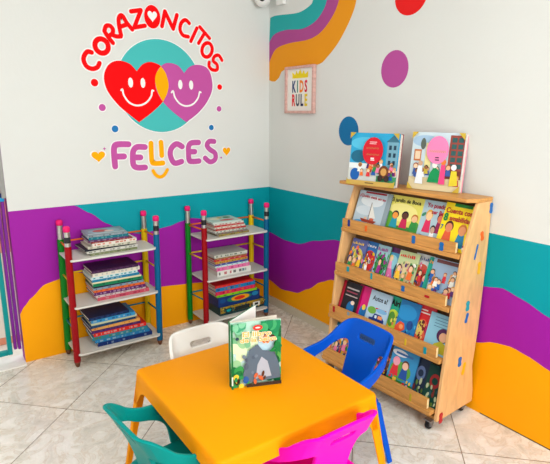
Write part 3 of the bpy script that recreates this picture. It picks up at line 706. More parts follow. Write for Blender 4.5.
def cov_garden(a):
    rect(a, 0, 1, 0, 1, (222, 216, 100)); blob(a, .45, .6, .45, .22, (236, 228, 140)); rect(a, 0, 1, 0, .28, (60, 130, 50)); blob(a, .12, .4, .14, .2, (90, 160, 50)); blob(a, .9, .3, .14, .14, (70, 150, 60))
    kid(a, .30, .22, 1.15, (20, 150, 170), (30, 22, 20), (235, 150, 60)); kid(a, .58, .24, 1.15, (200, 30, 80), (30, 20, 18), (90, 50, 35)); kid(a, .86, .22, 1.1, (40, 140, 60), (190, 110, 40), (235, 190, 140))
    blob(a, .2, .12, .12, .06, (220, 50, 40)); blob(a, .45, .1, .12, .05, (240, 240, 230)); blob(a, .72, .12, .12, .05, (30, 60, 140)); blob(a, .08, .08, .08, .08, (40, 160, 60))
    a.text('El jard\u00edn de Boca', .5, .84, .125, .13, mat((30, 40, 30), .4), .02)
def cov_yo(a):
    rect(a, 0, 1, 0, 1, (168, 196, 208)); kid(a, .30, .26, 1.5, (215, 40, 90), (226, 170, 60), (240, 200, 150)); kid(a, .72, .28, 1.3, (150, 30, 90), (60, 25, 20), (225, 120, 90))
    kid(a, .55, .06, 1.1, (245, 245, 245), (25, 25, 30), (200, 160, 140)); rect(a, 0, 1, 0, .08, (60, 90, 130)); blob(a, .15, .12, .12, .08, (30, 100, 160))
    a.text('Yo puedo', .48, .84, .17, .14, mat((170, 30, 60), .4), .03); a.text('ser Be', .58, .70, .17, .13, mat((170, 30, 60), .4), .03)
    blob(a, .1, .66, .08, .04, (60, 140, 110), .5)
def cov_cuenta(a):
    rect(a, 0, 1, 0, 1, (240, 214, 20)); rect(a, .28, .85, .93, 1, (40, 130, 50)); kid(a, .30, .10, 1.6, (220, 90, 50), (70, 30, 20), (215, 130, 90), .9); kid(a, .74, .08, 1.6, (40, 130, 170), (200, 120, 50), (225, 150, 100), .9)
    r = random.Random(5); specks(a, r, .02, .98, .02, .14, 22, .05, [(220, 80, 40), (240, 240, 230), (60, 130, 60), (180, 50, 90)])
    a.text('Cuenta con', .5, .78, .185, .15, mat((170, 40, 40), .4), .03); a.text('8', .12, .60, .26, .22, mat((20, 130, 60), .4), .05); a.text('amabilidad', .60, .62, .165, .15, mat((170, 40, 40), .4), .03)
    a.text('7', .08, .40, .16, .14, mat((20, 110, 140), .4), .04)
def cov_generic(bg, fg, seed, title=None, tc=WT, pal=PAL, kids=3):
    def f(a):
        r = random.Random(seed); rect(a, 0, 1, 0, 1, bg); blob(a, .5, .45, .42, .30, fg)
        rect(a, 0, 1, 0, .12, tuple(int(v*.6) for v in fg)); specks(a, r, 0, 1, .08, .75, 14, .10, pal); specks(a, r, 0, 1, .05, .72, 40, .045, list(pal)+[(30, 30, 40), (60, 50, 40), tuple(int(v*.7) for v in bg)])
        for i in range(kids): kid(a, (i+.7)/(kids+.4), r.uniform(.08, .3), r.uniform(.9, 1.5), r.choice(pal), r.choice(((60, 35, 20), (210, 160, 60), (25, 20, 20))), (235, 190, 150), .8)
        if title: a.text(title, .5, .82, .6/max(3, len(title)), .13, mat(tc, .4), .03)
        else:
            a.polys([[(x, .84), (x+w_, .84), (x+w_, .84+h2), (x, .84+h2)] for x, w_, h2 in [(.12+.095*k, r.uniform(.03, .07), r.uniform(.04, .09)) for k in range(8)]], mat(tc, .4))
    return f
def cov_crowd(a):
    rect(a, 0, 1, 0, 1, (150, 175, 200)); r = random.Random(9); rect(a, .1, .95, .9, .985, (110, 60, 60)); crowd(a, r, .05, .95, .35, .62, 9, .75, PAL, .85); crowd(a, r, .05, .95, .02, .34, 12, .85, PAL, .85)
def cov_princess(a):
    rect(a, 0, 1, 0, 1, (70, 150, 190)); rect(a, 0, 1, .86, 1, (90, 30, 90)); blob(a, .5, .6, .35, .2, (140, 200, 215)); a.poly([(.02, 0), (.85, 0), (.6, .42), (.5, .56), (.35, .56), (.25, .4)], mat((226, 110, 170), .4))
    kid(a, .44, .42, 1.3, (240, 160, 200), (236, 200, 90), (240, 200, 170), .8); blob(a, .85, .4, .12, .2, (30, 60, 90)); specks(a, random.Random(3), .05, .95, .02, .3, 10, .05, [(245, 190, 220), (210, 80, 150)])
def cov_black(a):
    rect(a, 0, 1, 0, 1, (26, 20, 26)); rect(a, 0, .14, 0, 1, (170, 20, 50)); rect(a, .24, .9, .80, .84, (190, 180, 180)); rect(a, .24, .85, .70, .74, (150, 60, 80)); rect(a, .24, .9, .60, .63, (190, 170, 170)); blob(a, .65, .28, .2, .2, (20, 110, 170)); blob(a, .72, .44, .1, .06, (240, 210, 190)); rect(a, .24, .6, .12, .15, (200, 190, 190))
def cov_pink(a):
    rect(a, 0, 1, 0, 1, (220, 20, 120)); blob(a, .62, .25, .28, .24, (20, 110, 180)); blob(a, .6, .42, .12, .08, (240, 210, 60)); rect(a, 0, .3, 0, 1, (200, 10, 100))
def cov_auto(a):
    rect(a, 0, 1, 0, 1, (176, 202, 220)); a.text('Autos a?', .5, .74, .20, .18, mat((25, 30, 40), .4), .03); blob(a, .25, .46, .2, .1, (110, 170, 60)); rect(a, .4, .9, .52, .56, (190, 40, 50))
    blob(a, .7, .5, .25, .06, (120, 175, 215)); a.poly([(.2, .14), (.9, .14), (.9, .28), (.72, .40), (.42, .40), (.35, .28), (.2, .26)], mat((20, 50, 130), .4)); blob(a, .36, .14, .1, .08, (20, 20, 30)); blob(a, .74, .14, .1, .08, (20, 20, 30)); rect(a, .6, .8, .28, .37, (240, 150, 90)); rect(a, .45, .55, .28, .36, (210, 225, 235))
def cov_airi(a):
    rect(a, 0, 1, 0, 1, (20, 165, 130)); blob(a, .5, .36, .42, .30, (190, 210, 50)); blob(a, .45, .4, .2, .2, (80, 140, 40)); specks(a, random.Random(2), .2, .8, .2, .5, 10, .06, [(40, 100, 40), (230, 220, 90), (230, 120, 70)]); rect(a, 0, 1, 0, .07, (225, 225, 210)); a.text('Airi', .5, .76, .34, .22, mat((20, 25, 25), .4), .04)
def cov_bluefish(a):
    rect(a, 0, 1, 0, 1, (16, 116, 180)); blob(a, .4, .7, .5, .2, (30, 140, 200)); blob(a, .7, .42, .16, .12, (20, 70, 140)); a.poly([(0, .02), (.5, .28), (.42, .42), (.2, .45), (0, .3)], mat((225, 80, 40), .4)); blob(a, .3, .32, .1, .06, (240, 150, 80)); specks(a, random.Random(4), .5, 1, .1, .5, 8, .05, [(60, 170, 210), (10, 60, 120)])
def cov_red(a):
    rect(a, 0, 1, 0, 1, (215, 24, 28)); rect(a, .2, .6, .86, .89, (240, 220, 210)); rect(a, .2, .75, .79, .82, (240, 220, 210)); blob(a, .5, .38, .30, .28, (225, 90, 60)); blob(a, .45, .42, .2, .2, (230, 200, 90)); specks(a, random.Random(6), .15, .85, .05, .6, 22, .06, [(120, 20, 20), (240, 200, 120), (180, 60, 60), (90, 30, 20)]); blob(a, .8, .45, .1, .14, (190, 20, 80))
def cov_girl(a):
    rect(a, 0, 1, 0, 1, (140, 196, 216)); blob(a, .64, .50, .24, .18, (80, 30, 80)); blob(a, .66, .46, .15, .12, (235, 180, 140)); a.poly([(.25, .05), (.9, .05), (.8, .3), (.62, .36), (.4, .26)], mat((190, 180, 50), .4)); blob(a, .13, .13, .1, .075, (30, 30, 60)); blob(a, .13, .13, .06, .045, (200, 215, 225))
    r = random.Random(3)
    for i in range(4): rect(a, .22, .22+r.uniform(.4, .66), .90-i*.075, .915-i*.075, (70, 120, 150))
def cov_farm(a):
    rect(a, 0, 1, 0, 1, (50, 140, 190)); blob(a, .45, .45, .4, .22, (90, 160, 60)); rect(a, 0, 1, 0, .22, (50, 120, 50)); blob(a, .3, .85, .3, .08, (225, 230, 235)); rect(a, .15, .8, .82, .87, (60, 110, 170)); kid(a, .24, .3, 1.6, (220, 40, 50), (240, 150, 170), (240, 160, 175), .8); kid(a, .6, .28, 1.6, (30, 80, 160), (90, 50, 30), (240, 190, 160), .8); specks(a, random.Random(8), .05, .95, .05, .3, 14, .06, [(220, 50, 60), (240, 200, 60), (240, 150, 180), (30, 90, 160)])
def cov_dark(c1, c2, seed):
    def f(a):
        rect(a, 0, 1, 0, 1, c1); blob(a, .5, .62, .3, .18, c2); blob(a, .5, .62, .18, .09, c1); r = random.Random(seed); specks(a, r, .1, .9, .05, .5, 14, .09, [(90, 120, 50), (180, 190, 150), (40, 80, 90), (120, 50, 40)])
    return f
def lx_at(px, py, yl):
    O = Vector((0, 0, CH)); d = ray(px, py); n = Vector((-math.sin(TH), math.cos(TH), 0)); P0 = Vector((BX, BY, 0))+n*yl
    P = O+d*((P0-O).dot(n)/d.dot(n)); return loc_of(P)
def shelf_book(tier, pxL, pxR, pyR, h, cover, art, label, depth=0, tilt=0, t=.008):
    """pxL, pxR: where the book's sides meet the rail top, at row pyR"""
    zb, yr, zr = TIERS[tier]
    yb = yr+.034+.012*depth
    a = lx_at(pxL, pyR[0], yb+.015).x; c = lx_at(pxR, pyR[1], yb+.015).x
    w = (c-a)*math.cos(tilt); cx = (a+c)/2
    P = Matrix.Translation((BX, BY, 0)) @ Matrix.Rotation(TH, 4, 'Z') @ Matrix.Translation((cx, yb, zb+.001+abs(math.sin(tilt))*w/2)) @ Matrix.Rotation(-LEAN, 4, 'X') @ Matrix.Rotation(tilt, 4, 'Y')
    o = standing_book(label, w, h, t, cover, (0, 0, 0), (0, 0, 0), art, 'picture books on the display bookshelf')
    o.location = P.translation; o.rotation_euler = P.to_euler()
    return o
SH = 'of the display bookshelf'
shelf_book(0, 352.5, 384, (220, 228), .222, (120, 140, 150), cov_boat, 'grey-blue sailing boat picture book, first on top tier '+SH, 0)
shelf_book(0, 382, 416, (228, 236), .222, (200, 190, 60), cov_garden, 'yellow-green book with three children in a garden, top tier '+SH, 1)
shelf_book(0, 416, 443, (236, 241), .222, (150, 180, 195), cov_yo, 'pale blue book with children, half behind yellow book on top tier', 1)
shelf_book(0, 436, 466.5, (238, 248), .225, (225, 195, 20), cov_cuenta, 'bright yellow counting book with large green 8, top tier '+SH, 0, .03)
B2 = (262, 270)
def rowy(px, a, b): return a[1]+(b[1]-a[1])*(px-a[0])/(b[0]-a[0])
T2a, T2b = (336, 260), (446.9, 297); T3a, T3b = (331, 302), (436.7, 350); T4a, T4b = (322, 340), (425.6, 401)
def sb(tier, l, r, h, cover, art, label, depth=0, tilt=0):
    a, b = {1: (T2a, T2b), 2: (T3a, T3b), 3: (T4a, T4b)}[tier]
    return shelf_book(tier, l, r, (rowy(l, a, b), rowy(r, a, b)), h, cover, art, label, depth, tilt)
sb(1, 346.5, 361, .20, (80, 90, 150), cov_generic((90, 100, 160), (200, 190, 90), 21, None, (240, 200, 60)), 'blue-violet cover with yellow shapes, first book on second tier '+SH, 0)
sb(1, 359, 373, .20, (20, 90, 170), cov_generic((40, 110, 180), (214, 40, 36), 22, None, (240, 240, 240), [(214, 40, 36), (240, 200, 40), (250, 250, 250)], 1), 'blue book with large red oval, second on second tier '+SH, 1)
sb(1, 371.5, 384, .20, (30, 130, 60), cov_generic((150, 190, 200), (40, 140, 60), 23, None, (150, 30, 130), [(150, 30, 130), (40, 150, 60)], 1), 'green and magenta cover, third book on second tier '+SH, 0)
sb(1, 379.5, 396, .20, (70, 130, 170), cov_princess, 'blue book with girl in long pink dress, second tier '+SH, 1)
sb(1, 393, 412, .20, (190, 200, 150), cov_generic((190, 206, 150), (220, 200, 150), 24, None, (210, 40, 40), PAL, 3), 'pale green cover with children and red title, second tier '+SH, 0)
sb(1, 409, 427, .20, (40, 70, 140), cov_generic((210, 215, 215), (200, 80, 60), 25, None, (30, 60, 130), PAL, 3), 'white and dark blue cover with red shapes, second tier '+SH, 2)
sb(1, 422, 440, .20, (20, 160, 140), cov_generic((24, 165, 145), (30, 150, 130), 26, None, (240, 150, 50), [(240, 220, 60), (226, 70, 170)], 0), 'turquoise cover with pink flowers, second tier '+SH, 1, 0)
sb(1, 426, 457, .205, (140, 165, 190), cov_crowd, 'book covered with a crowd of children, last on second tier', 0)
sb(2, 338, 355.5, .20, (170, 20, 50), cov_black, 'black book with crimson spine, first on third tier '+SH, 0)
sb(2, 353.5, 367.5, .20, (210, 15, 110), cov_pink, 'magenta book with blue oval, second on third tier '+SH, 1)
sb(2, 364.5, 385, .20, (150, 180, 205), cov_auto, 'pale blue book with dark blue car, third tier '+SH, 0)
sb(2, 382, 398, .20, (20, 150, 120), cov_airi, 'emerald green book with leafy yellow bush, third tier '+SH, 1)
sb(2, 394, 413, .205, (16, 100, 165), cov_bluefish, 'deep blue sea book with orange coral, third tier '+SH, 0)
sb(2, 409, 428, .21, (200, 20, 26), cov_red, 'bright red book with golden centre, third tier '+SH, 1)
sb(2, 423.5, 449, .195, (120, 180, 205), cov_girl, 'light blue book of purple-haired girl in yellow dress, third tier', 0)
sb(3, 326, 340, .20, (20, 90, 120), cov_generic((20, 110, 140), (220, 200, 160), 31, None, WT, PAL, 2), 'dark teal book at left end of lowest tier behind chair', 0)
sb(3, 338, 356, .20, (190, 190, 180), cov_generic((196, 200, 190), (226, 140, 60), 32, None, (60, 110, 140), PAL, 2), 'white and orange cover, second from the left on lowest tier', 1)
sb(3, 353, 371, .20, (30, 70, 140), cov_generic((40, 90, 160), (190, 200, 90), 33, None, (30, 70, 130), PAL, 2), 'blue and lime cover on lowest tier behind blue chair', 0)
sb(3, 369, 388, .20, (70, 30, 34), cov_generic((70, 40, 40), (120, 70, 50), 34, None, (90, 50, 45), PAL, 2), 'dark maroon cover on lowest tier behind the blue chair back', 1)
sb(3, 386, 411, .215, (30, 100, 150), cov_farm, 'blue and green book with farm children, lowest tier '+SH, 0)
sb(3, 409, 423, .205, (24, 40, 60), cov_dark((26, 42, 66), (90, 110, 150), 41), 'dark navy book, second from the right on lowest tier', 1)
sb(3, 422, 438, .20, (16, 60, 50), cov_dark((18, 64, 52), (150, 40, 40), 42), 'dark green book with red mark, last on lowest tier', 0)

# two big square books on the top board
GOLD = (190, 160, 60)
def corners(a, c=GOLD):
    for p in ([(0, 0), (.12, 0), (0, .12)], [(1, 0), (.88, 0), (1, .12)], [(0, 1), (.12, 1), (0, .88)], [(1, 1), (.88, 1), (1, .88)]): a.poly(p, mat(c, .4))
def cov_bigblue(a):
    r = random.Random(12); rect(a, 0, 1, 0, 1, (40, 160, 205)); blob(a, .3, .8, .3, .12, (80, 185, 220)); blob(a, .18, .55, .16, .12, (20, 100, 130)); rect(a, .76, .98, .3, .86, (110, 160, 180)); a.poly([(.73, .84), (1, .84), (.87, .97)], mat((60, 110, 130), .4))
    for i in range(3):
        for j in range(2): rect(a, .80+j*.09, .85+j*.09, .42+i*.14, .50+i*.14, (30, 60, 80))
    rect(a, 0, .42, .32, .42, (226, 232, 232)); rect(a, 0, 1, 0, .32, (200, 205, 200)); blob(a, .14, .2, .1, .12, (10, 90, 170)); rect(a, .6, 1, .05, .2, (60, 140, 90))
    crowd(a, r, .24, .95, .12, .34, 26, .42, PAL+[(240, 240, 245), (235, 200, 190)]); blob(a, .76, .28, .1, .12, (110, 60, 30)); blob(a, .76, .28, .06, .07, (200, 150, 80)); blob(a, .83, .16, .05, .06, (50, 35, 30)); blob(a, .7, .16, .05, .06, (50, 35, 30))
    rect(a, 0, 1, 0, .09, (196, 160, 80)); rect(a, .40, .58, .04, .06, (100, 80, 40))
    blob(a, .50, .66, .21, .26, (205, 18, 40)); rect(a, .42, .57, .82, .835, (235, 190, 190)); rect(a, .42, .56, .79, .802, (235, 190, 190))
    for i, (x0, x1, y) in enumerate(((.36, .62, .70), (.38, .64, .58))):
        a.polys([q for k in range(9) for q in stroke_polys([(x0+(x1-x0)*k/9, y), (x0+(x1-x0)*(k+.5)/9, y+.03), (x0+(x1-x0)*(k+.9)/9, y)], .008, 5)], mat((190, 120, 70), .4))
    rect(a, .47, .54, .51, .535, (240, 230, 230)); rect(a, .47, .55, .48, .50, (240, 230, 230)); corners(a)
def cov_bigpink(a):
    r = random.Random(15); rect(a, 0, 1, 0, 1, (196, 214, 222)); blob(a, .25, .85, .25, .1, (160, 190, 215)); rect(a, .72, .99, .28, .96, (150, 70, 60))
    for i in range(5):
        for j in range(2): rect(a, .76+j*.12, .85+j*.12, .40+i*.11, .48+i*.11, (50, 90, 90))
    rect(a, .70, .99, .2, .36, (120, 60, 50)); rect(a, .06, .20, .50, .70, (190, 110, 60)); rect(a, .08, .18, .53, .67, (224, 200, 170)); blob(a, .22, .80, .05, .1, (90, 100, 90)); rect(a, .28, .40, .36, .82, (226, 214, 150)); rect(a, 0, 1, 0, .22, (206, 190, 150)); a.poly([(.0, .2), (.3, .08), (.9, .1), (1, .22), (1, 0), (0, 0)], mat((214, 200, 160), .4))
    crowd(a, r, .06, .95, .10, .32, 14, .5, [(240, 240, 240), (200, 60, 60), (60, 90, 160), (190, 170, 60)])
    a.poly([(.38, .14), (.62, .14), (.6, .34), (.5, .42), (.42, .3)], mat((10, 140, 80), .4)); blob(a, .5, .44, .05, .05, (240, 235, 225)); a.poly([(.60, .12), (.72, .12), (.70, .46), (.62, .46)], mat((230, 70, 130), .4)); blob(a, .66, .50, .05, .05, (225, 120, 50)); a.poly([(.14, .1), (.30, .1), (.26, .42), (.18, .42)], mat((225, 230, 235), .4)); blob(a, .22, .46, .045, .045, (200, 160, 130)); a.poly([(.80, .10), (.96, .12), (.92, .36), (.82, .36)], mat((220, 200, 50), .4)); blob(a, .86, .42, .05, .05, (240, 240, 240))
    blob(a, .52, .70, .21, .24, (236, 130, 178)); 
    a.polys([q for k in range(8) for q in stroke_polys([(.36+.32*k/8, .66), (.36+.32*(k+.5)/8, .70), (.36+.32*(k+.9)/8, .66)], .009, 5)], mat((190, 150, 80), .4))
    rect(a, .49, .56, .56, .58, (60, 40, 60)); rect(a, .49, .57, .52, .54, (60, 40, 60)); corners(a, (200, 170, 60))
for BLc, BRc, H_, cov, art, lab in (((347.5, 183.5), (395, 188.5), .278, (130, 20, 45), cov_bigblue, 'large square blue storybook with red oval, on bookshelf top board'),
                                 ((407.5, 188), (459, 193.5), .288, (236, 140, 165), cov_bigpink, 'large square storybook with pink oval, on bookshelf top board')):
    a_, b_ = on_z(*BLc, 1.12), on_z(*BRc, 1.12); d = b_-a_; w = d.to_2d().length; mid = (a_+b_)/2
    th = math.atan2(d.y, d.x)
    P = Matrix.Translation((mid.x, mid.y, 1.1205)) @ Matrix.Rotation(th, 4, 'Z') @ Matrix.Rotation(-math.radians(7), 4, 'X')
    o = standing_book(lab, w, H_, .034, cov, (0, 0, 0), (0, 0, 0), art, name='storybook')
    o.location = P.translation; o.rotation_euler = P.to_euler()

# ------------------------------------------------------------------ table
tb = thing('play_table', 'square orange plastic children\'s table in the foreground', 'table', (.942, 1.492, 0))
YT = mat((255, 172, 0), .5, 'translucent', .12); TW, TD, TZ = .332, .342, .5
def rrect(hx, hy, r, n=5):
    out = []
    for cx, cy, a0 in ((hx-r, hy-r, 0), (-hx+r, hy-r, PI/2), (-hx+r, -hy+r, PI), (hx-r, -hy+r, 1.5*PI)):
        for k in range(n+1): a = a0+PI/2*k/n; out.append((cx+r*math.cos(a), cy+r*math.sin(a)))
    return out
secs = [(.0, .0, .012), (.012, -.004, .012), (.014, -.008, .0), ]
b = MB()
rings = []
for inset, z, r in [(.008, 0, .018), (.002, -.002, .022), (-.001, -.007, .025), (-.003, -.020, .027), (-.004, -.032, .028), (.004, -.032, .026), (.010, -.012, .02), (.03, -.010, .02)]:
    rings.append([(x, y, TZ+z) for x, y in rrect(TW-inset, TD-inset, r)])
b.rings(rings, YT); b.build('tabletop', tb, smooth=True).modifiers.new('e', 'EDGE_SPLIT').split_angle = math.radians(50)
SPL = .062
def legx(z): return SPL*(TZ-.03-z)/(TZ-.03)
# apron with an arch into every corner, one per side
for s, (hw, hd) in enumerate(((TW, TD), (TD, TW), (TW, TD), (TD, TW))):
    M = Matrix.Rotation(s*PI/2, 4, 'Z'); b = MB(); n = 24; pts = []
    zt = TZ-.03
    def lowz(x):
        e = (hw-abs(x)-.052)/.06
        return zt-.03-(.07*(1-math.sqrt(max(0, 1-(1-min(max(e, 0), 1))**2))) if e < 1 else 0)
    xs = [-hw+.020+(2*hw-.040)*i/n for i in range(n+1)]
    top = [M @ Vector((x, -hd-.0035, zt)) for x in xs]; low = [M @ Vector((x*(1+legx(lowz(x))/hw), -hd-.0035-legx(lowz(x)), lowz(x))) for x in xs]
    inn = [M @ (M.inverted() @ p+Vector((0, .005, 0))) for p in top]; inl = [M @ (M.inverted() @ p+Vector((0, .005, 0))) for p in low]
    vs = top+low+inn+inl; N_ = n+1; fs = []
    for i in range(n):
        fs += [(i, i+1, N_+i+1, N_+i), (2*N_+i+1, 2*N_+i, 3*N_+i, 3*N_+i+1), (N_+i, N_+i+1, 3*N_+i+1, 3*N_+i), (i+1, i, 2*N_+i, 2*N_+i+1)]
    b.add(vs, fs, YT); b.build('apron', tb, smooth=True).modifiers.new('e', 'EDGE_SPLIT')
for sx in (1, -1):
    for sy in (1, -1):
        def sect(z, w, t=.006):
            X = TW+.0035+legx(z); Y_ = TD+.0035+legx(z); c = .026
            o_ = [(X-w, Y_), (X-c, Y_), (X-c*.3, Y_-c*.3), (X, Y_-c), (X, Y_-w), (X-t, Y_-w), (X-t, Y_-c), (X-t-c*.3, Y_-t-c*.3), (X-c, Y_-t), (X-w, Y_-t)]
            return [(x*sx, y*sy, z) for x, y in o_]
        b = MB(); b.rings([sect(TZ-.03, .058), sect(.36, .054), sect(.2, .045), sect(0.001, .036)], YT); b.build('leg', tb, bevel=.0015)

# ------------------------------------------------------------------ open book standing on the table
ob_a, ob_b = Vector((.855, 1.496, .5)), Vector((1.032, 1.426, .5)); d = ob_b-ob_a; w = d.length; th = math.atan2(d.y, d.x)
ob = thing('storybook', 'green jungle storybook standing slightly open on the orange table', 'book', (ob_a.x, ob_a.y, .5005), th)
HB = .257; GC = mat((10, 110, 60), .3)
MB().box(0, w, 0, .002, 0, HB, GC).build('front_cover', ob, bevel=.0008, seg=1)
MB().box(-.004, .0, 0, .020, 0, HB, GC).build('spine', ob, bevel=.0015)
MB().box(.001, w-.004, .0022, .0150, .003, HB-.003, PAPER).build('pages', ob)
tip = Vector((1.007, 1.585, 0))-Vector((ob_a.x, ob_a.y, 0)); lt = Matrix.Rotation(-th, 3, 'Z') @ tip; ang = math.atan2(lt.y-.018, lt.x)
bc = MB(); bc.box(0, w, 0, .002, 0, HB, GC); bc.box(.002, w-.002, -.0006, 0, .002, HB-.002, mat((236, 236, 232), .6)); o = bc.build('back_cover', ob, loc=(0, .0185, 0)); o.rotation_euler = (0, 0, ang); o['label'] = 'open back cover with white inner paper'
o2 = MB().box(.002, w*.98, 0, .0012, .003, HB-.003, PAPER).build('loose_page', ob, loc=(0, .0165, 0)); o2.rotation_euler = (0, 0, ang*.18)
def cov_jungle(a):
    r = random.Random(33); rect(a, 0, 1, 0, 1, (176, 214, 196)); blob(a, .5, .55, .45, .22, (190, 222, 232)); specks(a, r, .05, .5, .3, .8, 20, .12, [(150, 200, 150), (196, 224, 180), (120, 185, 140), (215, 232, 190)])
    specks(a, r, .75, 1.0, .1, .95, 26, .13, [(20, 120, 70), (40, 150, 90), (10, 90, 50), (90, 170, 80)]); specks(a, r, 0, .16, 0, .3, 12, .12, [(20, 110, 60), (50, 150, 80)]); specks(a, r, .55, .95, .85, 1.0, 10, .11, [(20, 130, 80), (60, 160, 100)]); specks(a, r, .0, .3, .9, 1.0, 8, .1, [(120, 190, 150), (60, 150, 110)])
    a.poly([(.22, .16), (.3, .42), (.36, .58), (.52, .66), (.62, .56), (.86, .52), (.96, .30), (.98, .1), (.3, .06)], mat((88, 106, 122), .4)); a.poly([(.48, .12), (.52, .34), (.60, .46), (.72, .38), (.80, .14)], mat((170, 178, 190), .4))
    specks(a, r, .25, .5, .2, .5, 6, .05, [(76, 92, 110), (104, 122, 138)])
    specks(a, r, .05, .35, .02, .2, 10, .06, [(40, 90, 160), (230, 200, 60), (40, 140, 80), (50, 30, 25)]); rect(a, .3, 1, 0, .055, (60, 46, 40)); specks(a, r, .42, .66, .08, .2, 8, .05, [(226, 130, 80), (200, 100, 60), (90, 50, 30)]); specks(a, r, .62, .84, .66, .82, 9, .055, [(232, 120, 50), (224, 140, 80), (90, 40, 25)])
    for i in range(6): blob(a, .84+.02*i, .55+.05*(i % 3), .09, .02, (20, 120, 60), .5*i)
    blob(a, .52, .925, .095, .042, (224, 50, 40)); blob(a, .52, .925, .05, .012, (245, 220, 210))
    OT = mat((250, 178, 84), .4); a.text('El libro', .50, .80, .20, .105, mat((236, 240, 236), .4), .07); a.text('El libro', .50, .80, .20, .105, OT, .03)
    a.text('de la Selva', .53, .715, .17, .10, mat((236, 240, 236), .4), .07); a.text('de la Selva', .53, .715, .17, .10, OT, .03)
    rect(a, 0, .035, 0, 1, (10, 110, 60)); rect(a, .003, .03, .06, .2, (220, 225, 215)); blob(a, .12, .78, .035, .025, (40, 70, 80))
ar = Art(lambda u, v, k: (u*w, -.00015*(k+1), v*HB), (0, 1, 0, 1)); cov_jungle(ar); ar.mb.build('cover_picture', ob)

